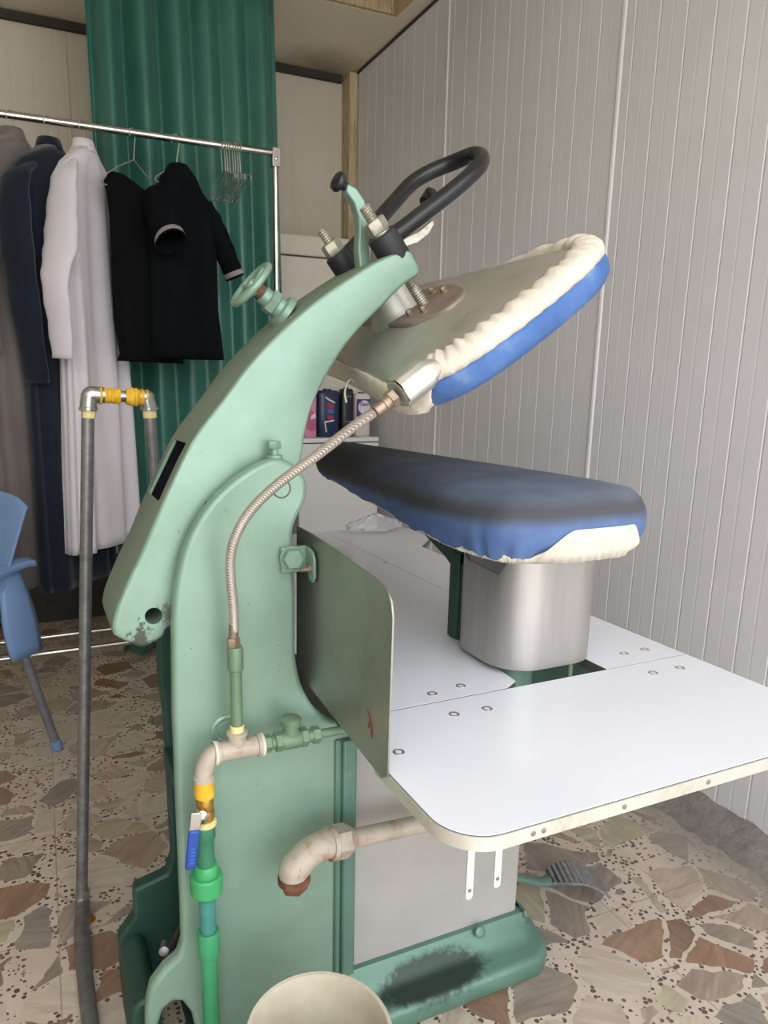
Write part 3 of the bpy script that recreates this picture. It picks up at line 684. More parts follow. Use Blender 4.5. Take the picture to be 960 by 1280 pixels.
# hand wheel
wc_ = at(314, 356, Y=1.165); wb = at(353, 389, Y=1.165); wd_ = (wc_ - wb).normalized()
d_, u_, w_ = basis(wd_)
wd2 = V((-.76, -.03, .65)).normalized(); d_, u_, w_ = basis(wd2)
g = G(); g.tube([wc_ + (u_ * math.cos(a) + w_ * math.sin(a)) * .0395 for a in [2 * math.pi * k / 40 for k in range(40)]], .0062, 12, closed=True)
for k in range(4):
    a = math.pi / 2 * k; g.tube([wc_ - wd2 * .004, wc_ + (u_ * math.cos(a) + w_ * math.sin(a)) * .038], .005, 8)
g.lathe(wc_ - wd2 * .014, wd2, [(.012, 0), (.013, .012), (.009, .02), (.003, .021)], 18); hw = obj('hand_wheel', g, 'green', press)
g = G(); g.tube([wc_, wb], .007, 10); L = (wc_ - wb).length
g.lathe(wb, wd_, [(.03, -.006), (.026, .003), (.018, .006), (.018, .014)], 20); g.hexn(wb + wd_ * .014, wd_, .021, .016); g.lathe(wb + wd_ * .03, wd_, [(.015, 0), (.015, .012), (.012, .014)], 18)
obj('valve_stem', g, 'green', hw)
g = G(); g.lathe(wb + wd_ * .044, wd_, [(.0125, 0), (.0125, .01), (.009, .013)], 14); obj('packing_nut', g, 'rust', hw)
# foot pedal
g = G(); g.tube(catmull([(.88, 1.16, .115), (.95, 1.16, .10), (1.02, 1.165, .062), (1.075, 1.17, .045), (1.10, 1.165, .046)], 5), .015, 10, flat=.6); pd = obj('foot_pedal', g, 'green_deep', press)
g = G(); nseg = 22; rows = []; da = V((.93, -.37, 0)); db = V((.37, .93, 0))
for i in range(nseg + 1):
    u = i / nseg; p = V((1.068, 1.178, .048)) + da * .135 * u; p.z += .020 * math.sin(u * 2.6) - .036 * u * u + (.0018 if i % 2 else 0); hw_ = .024 + .018 * min(1, u * 3)
    rows.append([p + db * -hw_, p + db * -hw_ + V((0, 0, .005)), p + db * hw_ + V((0, 0, .005)), p + db * hw_])
g.loft(rows); obj('tread', g, 'elbow', pd, smooth=25)

# ------------------------------------------------------------------ steam hose and supply pipe
sup = thing('supply_pipe', 'green plastic riser with blue lever valve and steel hose feeding the press', 'pipe', tuple(at(258, 1270, Y=1.0).xy) + (0,))
YP = 1.005
A = lambda x, y, Y=YP: at(x, y, Y=Y)
px_ = A(258, 1100).x
g = G(); g.lathe((px_, YP, 0), (0, 0, 1), [(.0135, 0), (.0135, A(258, 1180).z)], 20); obj('riser_pipe', g, 'ppr', sup)
g = G(); z0, z1 = A(258, 1193).z, A(258, 1163).z; g.lathe((px_, YP, 0), (0, 0, 1), [(.0135, z0), (.0175, z0), (.0182, z0 + .003), (.0182, z1 - .003), (.017, z1), (.0135, z1)], 24, cap=False); obj('coupling', g, 'ppr', sup)
g = G(); z2 = A(258, 1115).z; g.lathe((px_, YP, 0), (0, 0, 1), [(.0132, z1 - .01), (.0132, z2 + .01)], 20); obj('riser_pipe', g, 'ppr_blue', sup)
g = G(); z3, z4, z5 = A(258, 1092).z, A(258, 1080).z, A(258, 1074).z
g.lathe((px_, YP, 0), (0, 0, 1), [(.014, z2 - .004), (.022, z2 - .003), (.0265, z2 + .003), (.0265, z3 - .003), (.024, z3), (.019, z3), (.019, z4 - .001), (.017, z4 + .002), (.012, z4 + .002)], 14, cap=False); obj('union', g, 'ppr_bright', sup)
g = G(); z6, z7 = A(258, 1048).z, A(256, 1030).z
g.lathe((px_, YP, 0), (0, 0, 1), [(.0145, z4 - .004), (.014, z6 - .01), (.0145, z6), (.017, z6 + .004), (.017, z7 - .002), (.015, z7)], 20); obj('adapter', g, 'ppr_dark', sup)
px2 = A(256, 1000).x; z8, z9, z10 = A(256, 1022).z, A(256, 995).z, A(254, 973).z
g = G(); g.lathe((px2, YP, 0), (0, 0, 1), [(.014, z7 - .003), (.0175, z7), (.0178, z7 + .005), (.0145, z7 + .008)], 18); obj('tape', g, 'ptfe', sup)
g = G(); g.lathe((px2, YP, 0), (0, 0, 1), [(.0125, z7), (.0125, z8), (.0145, z8 + .002), (.0145, z8 + .012), (.0128, z8 + .014), (.0138, z8 + .02), (.0138, z9), (.011, z9 + .004)], 16); vb = obj('ball_valve', g, 'brass', sup)
vk = V((A(246, 1014).x, YP - .022, A(246, 1014).z))
g = G(); g.lathe(vk + V((.004, .02, 0)), (-.1, -1, 0), [(.008, 0), (.008, .014), (.0115, .015), (.0115, .019), (.006, .022), (.002, .024)], 16); obj('valve_nut', g, 'chrome', vb)
lt, lm, lb = A(246, 1016, YP - .024), A(243, 1037, YP - .026), A(238, 1086, YP - .028)
def bar(g, a, b, hw, th): d = (b - a); g.obox((a + b) / 2, (V((d.z, 0, -d.x)), (0, 1, 0), d), (hw, th, d.length / 2))
g = G(); bar(g, lt, lm + (lb - lm) * .15, .0085, .0015); obj('lever_arm', g, 'chrome', vb, bev=.001)
g = G(); bar(g, lm, lb, .0088, .004); obj('lever_grip', g, 'bluelever', vb, bev=.0035, seg=3)
g = G()
for k in range(5):
    a = lm.lerp(lb, .42 + k * .09); bar(g, a + V((0, -.0043, 0)), lm.lerp(lb, .47 + k * .09) + V((0, -.0043, 0)), .003, .0006)
M['bluepale'] = mat('pale_blue_relief', '3a5fae', None, .5); obj('relief_mark', g, 'bluepale', vb)
g = G(); g.lathe((px2, YP, 0), (0, 0, 1), [(.0125, z9 - .002), (.0152, z9), (.0158, z9 + .009), (.0148, z10 - .008), (.0155, z10 - .002), (.013, z10)], 18); obj('tape', g, 'tape', sup)
# elbow, tee, riser to hose
e0 = V((px2, YP, z10 - .002)); t0 = A(270, 941); t1 = A(325, 931)
ex = (t1 - t0).normalized()
g = G(); g.tube(catmull([e0, e0 + V((0, 0, .012)), e0 + V((.006, 0, .030)), t0 - ex * .004, t0 + ex * .004], 6), .0142, 16)
g.lathe(e0, (0, 0, 1), [(.0165, 0), (.0165, .006), (.014, .008)], 18); obj('elbow', g, 'rustpipe', sup)
tc = A(297, 936)
g = G(); g.tube([t0, t1], .0155, 16); g.lathe(t0 - ex * .002, ex, [(.018, 0), (.0182, .008), (.0155, .009)], 18); g.lathe(t1 - ex * .006, ex, [(.0155, 0), (.0182, .001), (.0182, .008)], 18)
g.lathe(tc, (0, 0, 1), [(.0135, 0), (.0145, .014), (.0145, .024), (.0165, .025), (.0165, .03), (.012, .031)], 16); obj('tee', g, 'rustpipe', sup)
for q in (t0 - ex * .004, t1):
    g = G(); g.lathe(q, ex, [(.0165, 0), (.0187, .001), (.0187, .005), (.0165, .006)], 18, cap=False); obj('thread_tape', g, 'elastic', sup)
hx_ = tc.x; zt1, zt2 = A(297, 828).z, A(293, 808).z
g = G(); g.lathe((hx_, YP, 0), (0, 0, 1), [(.0095, tc.z + .02), (.0095, zt1)], 16); g.lathe((hx_, YP, 0), (0, 0, 1), [(.0098, zt1 - .012), (.0125, zt1 - .01), (.0125, zt2 - .004), (.011, zt2)], 16); obj('hose_riser', g, 'pipe_green', sup)
g = G(); g.lathe((hx_, YP, tc.z + .03), (0, 0, 1), [(.0098, 0), (.0112, .001), (.0112, .01), (.0098, .011)], 16, cap=False); obj('tape', g, 'ptfe', sup)
g = G(); zn = A(293, 797).z; g.hexn((hx_ - .002, YP, zt2), (0, 0, 1), .0105, zn - zt2); g.lathe((hx_ - .002, YP, zn), (0, 0, 1), [(.007, 0), (.0078, .002), (.0065, .02), (.0068, .022)], 14); obj('hose_nut', g, 'copper', sup)
hs = [(293,789,1.005),(292,760,1.005),(289,728,1.002),(288,700,.998),(294,672,.99),(312,640,.98),(345,607,.96),(400,566,.925),(440,535,.895)]
hpts = [at(x, y, Y=Y) for x, y, Y in hs]
endp = hd(.164, .865, .057); g = G(); g.tube(catmull(hpts + [endp - U * .026], 10), .0074, 12); hose = obj('steam_hose', g, 'braid', sup)
g = G(); g.lathe(endp - U * .04, U, [(.0078, 0), (.0085, .004), (.0085, .014), (.010, .015), (.010, .026)], 12); g.hexn(endp - U * .016, U, .0125, .012); obj('hose_nut', g, 'copper', hose)
# check valve line to the trap
c0 = t1 + ex * .004
def along(a): return c0 + ex * a
Lr = (A(432, 914) - c0).length
g = G(); g.hexn(along(0), ex, .0145, .014); g.lathe(along(.012), ex, [(.011, 0), (.011, .01)], 14); g.hexn(along(.02), ex, .0165, .012)
g.lathe(along(.03), ex, [(.0135, 0), (.0155, .006), (.0155, .03), (.0135, .036)], 16); g.hexn(along(.064), ex, .0165, .012); g.lathe(along(.075), ex, [(.011, 0), (.011, .012)], 14); g.hexn(along(.084), ex, .0145, .014)
g.cyl(along(.096), along(max(Lr, .14) + .05), .0075)
vc_ = along(.048); g.lathe(vc_, (0, 0, 1), [(.0135, 0), (.0135, .024), (.0165, .026), (.0172, .036), (.014, .039), (.001, .041)], 18); obj('check_valve', g, 'pipe_green', sup)

# ------------------------------------------------------------------ drain pipe
dr = thing('drain_pipe', 'rust stained beige pipe with a capped elbow sticking out below the white table', 'pipe', (.42, .98, 0))
d0 = at(424, 1052, Y=.985); d1 = at(525, 1030, Y=1.0); dx = (d1 - d0).normalized()
el = at(368, 1085, Y=.98)
g = G(); g.tube(catmull([d0 - dx * .03, d0, d1, d1 + dx * .05, V((.72, 1.0, d1.z + .03)), V((.735, 1.0, .60)), V((.735, 1.0, .68))], 6), .0165, 16); obj('pipe', g, 'rustpipe', dr)
g = G(); g.hexn(d0 - dx * .012, dx, .029, .028); g.lathe(d0 + dx * .014, dx, [(.027, 0), (.018, .014)], 18); g.lathe(d0 - dx * .02, dx, [(.0285, 0), (.0285, .008)], 20); obj('socket', g, 'rustpipe', dr)
g = G(); g.tube(catmull([d0 - dx * .012, d0 - dx * .03, V((el.x + .022, .982, d0.z - .006)), V((el.x + .006, .98, d0.z - .020)), V((el.x - .001, .98, el.z)), V((el.x - .001, .98, el.z - .016))], 6), .0245, 18)
obj('elbow', g, 'rustpipe', dr)
g = G(); g.lathe((el.x - .001, .98, el.z - .012), (.05, 0, -1), [(.0265, 0), (.0275, .003), (.0275, .012), (.0255, .014)], 20); g.lathe((el.x - .001, .98, el.z - .024), (.05, 0, -1), [(.025, 0), (.022, .014), (.0, .0145)], 6); obj('pipe_cap', g, 'rust', dr)

# ------------------------------------------------------------------ galvanised standpipe
sp = thing('standpipe', 'tall grey galvanised pipe loop with yellow taped elbows standing beside the press', 'pipe', (.034, 1.56, 0))
b0 = V((.034, 1.56, .03)); b1 = at(110, 508, Y=1.56)
g = G(); g.cyl(b0, b1, .0128, 18); obj('upright', g, 'galv', sp)
eA = at(111, 500, Y=1.56); eB = at(124, 494, Y=1.56)
g = G(); g.tube(catmull([b1 - V((0, 0, .008)), eA + V((0, 0, 0)), (eA + eB) / 2 + V((-.006, 0, .006)), eB, eB + V((.01, 0, 0))], 5), .0165, 16); g.lathe(b1 - V((0, 0, .008)), (0, 0, 1), [(.0185, 0), (.0185, .006), (.0165, .007)], 18); obj('elbow', g, 'elbow', sp)
h0, h1 = at(122, 494, Y=1.56), at(178, 497, Y=1.56); hdv = (h1 - h0).normalized()
g = G(); g.tube([h0, h1], .0115, 14); obj('crosspiece', g, 'elbow', sp)
for a, b in ((.004, .044), (.055, .105)):
    g = G(); n = 14; prof_ = []
    L_ = (b - a)
    for i in range(n + 1):
        u = i / n; prof_.append((.0155 + .0014 * math.sin(i * 2.2) + (.0035 if (u < .12 or u > .88) == (a < .03) else 0) * (1 if u < .5 else .3), a + L_ * u))
    g.lathe(h0, hdv, [(.0115, a)] + prof_ + [(.0115, b)], 18); obj('tape', g, 'tape', sp)
k0 = at(186, 503, Y=1.56); k1_ = at(194, 595, Y=1.57); kdv = (k1_ - k0).normalized()
g = G(); g.tube(catmull([h1 - hdv * .004, h1 + hdv * .01, k0 + V((-.003, 0, .004)), k0 + kdv * .012], 5), .0165, 16); g.lathe(k0 + kdv * .008, kdv, [(.0165, 0), (.0185, .001), (.0185, .007)], 18); obj('elbow', g, 'elbow', sp)
k2 = k0 + kdv * ((k0.z - .35) / -kdv.z)
g = G(); g.cyl(k0, k0 + kdv * .68, .0128, 18); kk = k0 + kdv * .68
g.tube(catmull([kk - kdv * .01, kk + V((.005, 0, -.02)), kk + V((.03, 0, -.035)), kk + V((.08, 0, -.035))], 5), .0128, 14); obj('downpipe', g, 'galv', sp)
for bb, dv in ((b1 - V((0, 0, .02)), (b1 - b0).normalized()), (k0 + kdv * .02, kdv)):
    g = G(); g.lathe(bb, dv, [(.0128, -.004), (.0142, -.003), (.0142, .011), (.0128, .012)], 16, cap=False); obj('tape', g, 'ptfe', sp)
g = G(); g.lathe(b0 - V((.001, 0, .03)), (b1 - b0), [(.015, .03), (.0165, .033), (.0165, .04), (.014, .042), (.014, .05), (.0165, .052), (.0165, .058), (.0135, .06)], 18); obj('collar', g, 'elbow', sp)
g = G(); g.tube(catmull([b0 + V((0, 0, .005)), b0 + V((0, -.02, -.006)), V((.026, 1.46, .016)), V((.024, 1.33, .016)), V((.026, 1.2, .016)), V((.035, .95, .016)), V((.05, .7, .016))], 6), .016, 14); obj('floor_hose', g, 'galv', sp)
an = at(112, 1150, Z=.0)
g = G(); g.lathe(an, (0, 0, 1), [(.014, 0), (.014, .003), (.007, .004), (.007, .012), (.002, .013)], 12); tag(obj('anchor_bolt', g, 'brass'), 'small rusty anchor bolt in the floor beside the grey pipe', 'bolt')

# ------------------------------------------------------------------ bucket
bk = thing('bucket', 'empty cream plastic bucket on the floor in front of the press', 'bucket', (.318, .79, 0))
g = G(); H_, R_ = .30, .1025
g.lathe((.318, .79, 0), (0, 0, 1), [(.001, .001), (.078, .001), (.08, .004), (R_ - .003, H_ - .02), (R_ + .003, H_ - .018), (R_ + .004, H_ - .004), (R_ + .002, H_), (R_ - .003, H_ - .001), (R_ - .006, H_ - .02), (.076, .008), (.001, .007)], 48, cap=False); obj('body', g, 'bucket', bk, smooth=50)
g = G(); g.tube([V((.318, .79, H_ - .03)) + V((math.cos(a) * (R_ + .006), math.sin(a) * .004 - math.sin(a) * (R_ + .006) * .98, -math.sin(a) * .045)) for a in [math.pi * k / 24 for k in range(25)]], .002, 8); obj('bail_handle', g, 'zinc', bk)

# ------------------------------------------------------------------ blue chair
cy_ = math.radians(225); 
chair = thing('plastic_chair', 'blue plastic armchair with grey metal legs near the clothes rack', 'chair', (-.3, 2.28, 0))
cf = V((-.72, -.69, 0)).normalized(); cr_ = V((-cf.y, cf.x, 0))   # facing, and the sitter's left (towards the press)
if cr_.x < 0: cr_ = -cr_
C0 = V((-.385, 2.38, 0))
def cp(a, b, z): return C0 + cf * a + cr_ * b + V((0, 0, z))      # a forward, b sideways
def sheet(rows): g = G(); g.loft(rows, closed=False, cap=False); return g
rows = []
for i in range(13):
    u = i / 12; z = .46 + .41 * u; a = -.19 - .10 * u ** 1.2; hw_ = .195 + .075 * math.sin(u * 1.5)
    row = []
    for j in range(13):
        v = -1 + 2 * j / 12
        dz = -.035 * abs(v) ** 6 * u ** 6
        row.append(cp(a + .045 * v * v * (1 - .3 * u), hw_ * v, z + dz))
    rows.append(row)
obj('backrest', sheet(rows), 'chairblue', chair, solid=.009, bev=.002, smooth=60)
rows = []
for i in range(11):
    u = i / 10; a = -.20 + .43 * u; zc = .43 + .03 * (1 - u) ** 3 - (.02 * max(0, (u - .85) / .15))
    rows.append([cp(a, (.19 + .03 * u) * v, zc - .012 * (1 - v * v) + .02 * abs(v) ** 4) for v in [-1 + 2 * j / 10 for j in range(11)]])
obj('seat', sheet(rows), 'chairblue', chair, solid=.01, smooth=60)
for sgn in (-1, 1):
    rows = []
    path = [(-.285, .655), (-.25, .66), (-.20, .655), (-.10, .64), (.0, .632), (.12, .635), (.19, .625), (.22, .60)]
    for a, z in [(p.x, p.y) for p in catmull(path, 4)]:
        rows.append([cp(a, sgn * (.205 + o), z + dz) for o, dz in ((0, -.016), (.004, .002), (.025, .006), (.048, .0), (.052, -.016))])
    obj('armrest', sheet(rows), 'chairblue', chair, solid=.008, smooth=60)
    # moulded side wall that carries the legs
    for a0_, lean in ((-.215, -.12), (.17, .3)):
        rows = []
        for i in range(9):
            u = i / 8; z = .635 - .28 * u; wd_c = .035 + .03 * math.sin(u * 2.2)
            ac = a0_ + lean * .16 * u
            rows.append([cp(ac + wd_c * v, sgn * (.215 + .012 * (1 - v * v) + .02 * u), z + (.02 * (1 - v * v) if i == 0 else 0)) for v in (-1, -.6, -.2, .2, .6, 1)])
        obj('side_support', sheet(rows), 'chairblue', chair, solid=.012, smooth=60)
    for a0_, a1_ in ((-.205, -.30), (.20, .25)):
        g = G(); pA, pB = cp(a0_, sgn * .225, .46), cp(a1_, sgn * .265, .008); g.cyl(pA, pB, .0145, 14); lg = obj('leg', g, 'castgrey', chair)
        g = G(); dv = (pB - pA).normalized(); g.lathe(pB - dv * .03, dv, [(.0148, 0), (.0175, .001), (.0185, .032)], 16); obj('foot_cap', g, 'chairblue', lg)

# ------------------------------------------------------------------ clothes rack
RY, RZ = 2.85, 2.072
rx1 = at(344, 190, Y=RY).x
rk = thing('clothes_rack', 'chrome clothes rail on posts in front of the green curtain', 'rack', (0, RY, 0))
rx0 = -1.05
g = G(); g.cyl((rx0, RY, RZ), (rx1, RY, RZ), .0125, 16); obj('hanging_rail', g, 'chrome', rk)
for x in (rx1, rx0):
    g = G(); g.cyl((x, RY, .10), (x, RY, RZ - .03), .0115, 16); po = obj('post', g, 'chrome', rk)
    g = G(); g.box((x - .016, RY - .016, RZ - .05), (x + .016, RY + .016, RZ + .016)); g.lathe((x, RY - .015, RZ - .022), (0, -1, 0), [(.007, 0), (.007, .003), (.002, .005)], 12); obj('corner_joint', g, 'chrome', po, bev=.003)
    g = G(); g.box((x - .012, RY - .24, .085), (x + .012, RY + .24, .11)); obj('foot', g, 'chrome', rk, bev=.003)
for (x, y), yy in (((85, 813), RY - .12), ((85, 793), RY + .06)):
    z = at(x, y, Y=yy).z; g = G(); g.cyl((rx0, yy, z), (rx1, yy, z), .0095, 12)
    for xx in (rx0, rx1): g.cyl((xx, yy, .1), (xx, yy, z), .009, 10)
    obj('lower_rail', g, 'chrome', rk)

# hangers
def hook_pts(x, y, R=.0175):
    """wire hook over the rail at (x, RY), twisted shank below"""
    pts = []
    for k in range(15):
        a = math.radians(-35 + 250 * k / 14); pts.append((0, -math.cos(a) * R, math.sin(a) * R + .0))
    return pts
def hanger_geo(half=.2, drop=.10, sag=.0, r=.0018):
    g = G(); P = [V(p) for p in hook_pts(0, 0)][::1]
    P = P + [V((0, .010, -.028)), V((0, .004, -.055)), V((0, 0, -.085))]
    g.tube(catmull(P, 2), r, 6)
    tri = [(0, 0, -.085), (0, -half * .5, -.085 - drop * .45), (0, -half, -.085 - drop), (0, -half - .006, -.085 - drop - .014), (0, -half + .012, -.085 - drop - .02), (0, 0, -.085 - drop - .02), (0, half - .012, -.085 - drop - .02), (0, half + .006, -.085 - drop - .014), (0, half, -.085 - drop), (0, half * .5, -.085 - drop * .45)]
    tri2 = []
    for a, b in zip(tri, tri[1:] + tri[:1]): tri2 += [V(a), V(a).lerp(V(b), .5)]
    g.tube(tri2, r, 6, closed=True)
    return g
def hanger(x, ang, label, group=None, proto=[None], **kw):
    o = obj('wire_hanger', hanger_geo(**kw), 'wire'); 
    # obj() put the origin at the bottom centre of the mesh; rotate about the rail point
    base = V(o.location); o.location = V((x, RY, RZ + .0125 - .0155)) + Matrix.Rotation(ang, 3, 'Z') @ base
    o.rotation_euler.z = ang
    return tag(o, label, 'hanger', group)
EMP = 'empty silver wire hanger in the bunch at the end of the rail'
h_first = None
for i, px0 in enumerate((277, 281, 284, 287, 291, 294, 297, 300)):
    x = at(px0, 180, Y=RY).x; ang = math.radians(2 + random.uniform(-5, 5) - i * 1.2)
    if h_first is None:
        h_first = hanger(x, ang, EMP, 'empty wire hangers bunched together', half=.17, drop=.05); fb = V(h_first.location) - V((x, RY, 0)); fb = Matrix.Rotation(-ang, 3, 'Z') @ fb
    else:
        o = h_first.copy(); COL.objects.link(o); q = Matrix.Rotation(ang, 3, 'Z') @ fb; o.location = V((x, RY, 0)) + q; o.rotation_euler.z = ang

# garments
def garment(name, label, cat, m, x, ang, rings, folds=9, amp=.012, sleeves=(), collar=True, seed=1, neckz=2.0, cuffm=None, hem_amp=0, y=RY):
    """rings: (height, half width, half depth, side shift); local axes: s along the shoulders, d through them"""
    sA = V((math.cos(ang), math.sin(ang), 0)); dA = V((-math.sin(ang), math.cos(ang), 0))
    o3 = lambda s, d, z: V((x, y, 0)) + sA * s + dA * d + V((0, 0, z))
    rn = random.Random(seed); ph = [rn.uniform(0, 6.28) for _ in range(6)]
    root = thing(name, label, cat, (x, y, rings[-1][0]))
    z_top, z_bot = rings[0][0], rings[-1][0]; N = 84; R_ = []
    RR = [tuple(p) for p in rings]
    # refine the rings along the height
    fine = []
    for a, b in zip(RR[:-1], RR[1:]):
        n = max(1, int((a[0] - b[0]) / .035))
        for k in range(n):
            u = k / n; fine.append(tuple(a[i] + (b[i] - a[i]) * u for i in range(4)))
    fine.append(RR[-1])
    for z, hw_, hd_, sh in fine:
        t_ = (z_top - z) / (z_top - z_bot); ring = []
        for k in range(N):
            a = 2 * math.pi * k / N; ca, sa_ = math.cos(a), math.sin(a)
            s = hw_ * math.copysign(abs(ca) ** .8, ca); d = hd_ * math.copysign(abs(sa_) ** .8, sa_)
            f = amp * min(1, t_ * 2.2) * (math.sin(folds * a + ph[0] + 1.2 * t_) + .6 * math.sin((folds + 4) * a + ph[1] - t_) + .4 * math.sin(3 * a + ph[2]))
            f = f * min(1, hw_ / .12)
            ring.append(o3(s + sh + f * ca * .4, d + f * sa_ * 1.0 + .25 * f * sa_, z + (hem_amp * math.sin(2 * a + ph[3]) if z == z_bot else 0)))
        R_.append(ring)
    g = G(); g.loft(R_, cap=False)
    hemin = [[p + V((0, 0, .02)) for p in R_[-1]]]
    body = obj('body', g, m, root, smooth=180, solid=.003)
    if collar:
        g = G(); z0, hw0, hd0, sh0 = RR[0]; cr2 = []
        for dz, k in ((-.012, 1.12), (.008, 1.0), (.028, .86), (.03, .74), (.012, .72)):
            cr2.append([o3(hw0 * k * math.cos(2 * math.pi * i / 28) + sh0, hd0 * k * math.sin(2 * math.pi * i / 28), z0 + dz) for i in range(28)])
        g.loft(cr2, cap=False); obj('collar', g, m, root, smooth=180, solid=.003)
    for pts, rad, flat, cuff in sleeves:
        path = catmull([o3(*p) for p in pts], 5); n = len(path)
        rr_ = []
        for i in range(n):
            u = i / (n - 1) * (len(rad) - 1); k = min(int(u), len(rad) - 2); rr_.append(rad[k] + (rad[k+1] - rad[k]) * (u - k) + .0025 * math.sin(i * 1.7))
        g = G(); g.tube(path, rr_, 20, cap=False, flat=flat, up=dA); sl = obj('sleeve', g, m, root, smooth=180, solid=.003)
        if cuff:
            k = n - 1; a_ = path[-3].lerp(path[-1], .1); b_ = path[-1]
            g = G(); g.tube([path[-4], path[-3], path[-2]], [rr_[-4] + .0035, rr_[-3] + .0035, rr_[-2] + .0035], 20, cap=False, flat=flat, up=dA); obj('cuff_band', g, cuff, sl, smooth=180, solid=.003)
    return root
def gown_rings(top, bot, sw=.19, dp=.04, hemw=.21, hemd=.055):
    return [(top, .042, .042, 0), (top - .03, .075, .05, 0), (top - .065, .14, .042, 0), (top - .10, sw * .9, .04, 0), (top - .16, sw + .005, dp, 0), (top - .45, sw - .015, dp, 0), (top - .9, hemw - .01, hemd - .01, 0), (bot, hemw, hemd, 0)]
A45 = math.radians(47)
xg = lambda p: at(p, 165, Y=RY).x
SL = lambda s, z, l: [(s * .17, 0, z - .085), (s * .21, -.01, z - .16), (s * .235, -.03, z - .32), (s * .25, -.05, z - .47), (s * .235, -.06, z - .62)]
w_top = 1.995
garment('gown', 'pale lilac white long gown hanging on the rail', 'gown', 'gown_white', xg(103), A45,
    [(w_top, .042, .036, 0), (w_top - .03, .07, .038, 0), (w_top - .065, .115, .038, 0), (w_top - .11, .150, .036, .0), (w_top - .18, .155, .036, .0), (w_top - .45, .16, .038, -.005), (w_top - .9, .18, .045, -.01), (.60, .20, .055, -.025)], 9, .014,
    [([(-.09, -.01, w_top - .065), (-.135, -.02, w_top - .12), (-.185, -.04, w_top - .25), (-.22, -.055, w_top - .36), (-.262, -.06, w_top - .46), (-.25, -.055, w_top - .59), (-.24, -.05, w_top - .71)], [.03, .047, .058, .064, .050, .044, .038], .34, None),
     ([(.09, .01, w_top - .09), (.13, .03, w_top - .16), (.15, .04, w_top - .35), (.16, .04, w_top - .66)], [.03, .042, .042, .036], .34, None)], seed=4)
n_top = 1.985
garment('gown', 'dark navy long gown between the taupe and white gowns', 'gown', 'gown_navy', xg(60), A45, gown_rings(n_top, .46, .19, .036, .2, .05), 7, .010,
    [([(-.10, 0, n_top - .075), (-.175, -.005, n_top - .14), (-.21, -.02, n_top - .3), (-.21, -.03, n_top - .5), (-.17, -.02, n_top - .78)], [.03, .052, .06, .056, .046], .42, None),
     ([(.16, 0, n_top - .09), (.2, .0, n_top - .2), (.21, .01, n_top - .45), (.2, .01, n_top - .68)], [.055, .062, .058, .05], .55, None)], seed=9)
garment('gown', 'taupe grey long gown hanging at the edge of the picture', 'gown', 'gown_grey', xg(14), A45, gown_rings(2.0, .48, .19, .036, .2, .05), 7, .010,
    [([(-.16, 0, 1.91), (-.2, -.02, 1.8), (-.22, -.02, 1.55), (-.21, -.02, 1.3)], [.055, .066, .062, .055], .55, None),
     ([(.16, 0, 1.91), (.2, .0, 1.8), (.215, .02, 1.55), (.21, .02, 1.3)], [.055, .062, .058, .05], .55, None)], seed=12)
bt = 1.93
garment('trousers', 'black cloth garment slipping off a wire hanger beside the hooded coat', 'trousers', 'cloth_black', at(178, 240, Y=RY).x, math.radians(38),
    [(bt - .02, .03, .02, -.12), (bt - .05, .09, .03, -.085), (bt - .10, .145, .03, -.02), (bt - .16, .16, .032, 0), (bt - .5, .165, .032, 0), (bt - .62, .155, .034, .01), (1.285, .17, .036, .01)], 5, .006, (), False, 5)
ct = 1.985
garment('coat', 'black hooded coat with grey banded cuffs hanging before the green curtain', 'coat', 'coat', at(222, 200, Y=RY).x, math.radians(14),
    [(ct, .03, .03, 0), (ct - .04, .06, .055, 0), (ct - .09, .085, .065, 0), (ct - .12, .115, .068, 0), (ct - .17, .135, .07, 0), (ct - .35, .135, .07, 0), (ct - .5, .14, .06, .0), (1.30, .155, .065, .005)], 6, .006,
    [([(.09, 0, ct - .13), (.12, -.01, ct - .18), (.155, -.02, ct - .25), (.19, -.03, ct - .33), (.208, -.035, ct - .375)], [.05, .056, .052, .046, .044], .7, 'cuff'),
     ([(-.09, 0, ct - .12), (-.11, -.04, ct - .17), (-.11, -.09, ct - .22), (-.11, -.13, ct - .265), (-.112, -.155, ct - .30)], [.05, .056, .058, .058, .058], .8, 'cuff')], False, 6)
hanger(xg(14), A45 - math.pi / 2, 'wire hanger inside the taupe grey gown', half=.105, drop=.05)
hanger(xg(60), A45 - math.pi / 2, 'wire hanger inside the dark navy gown', half=.105, drop=.05)
hanger(xg(103), A45 - math.pi / 2, 'wire hanger inside the pale lilac white gown', half=.105, drop=.05)
hanger(at(166, 175, Y=RY).x, math.radians(45) - math.pi / 2, 'wire hanger half bare above the black slipping garment', half=.18, drop=.10)
hanger(at(220, 190, Y=RY).x, math.radians(14) - math.pi / 2, 'wire hanger inside the black hooded coat', half=.08, drop=.05)

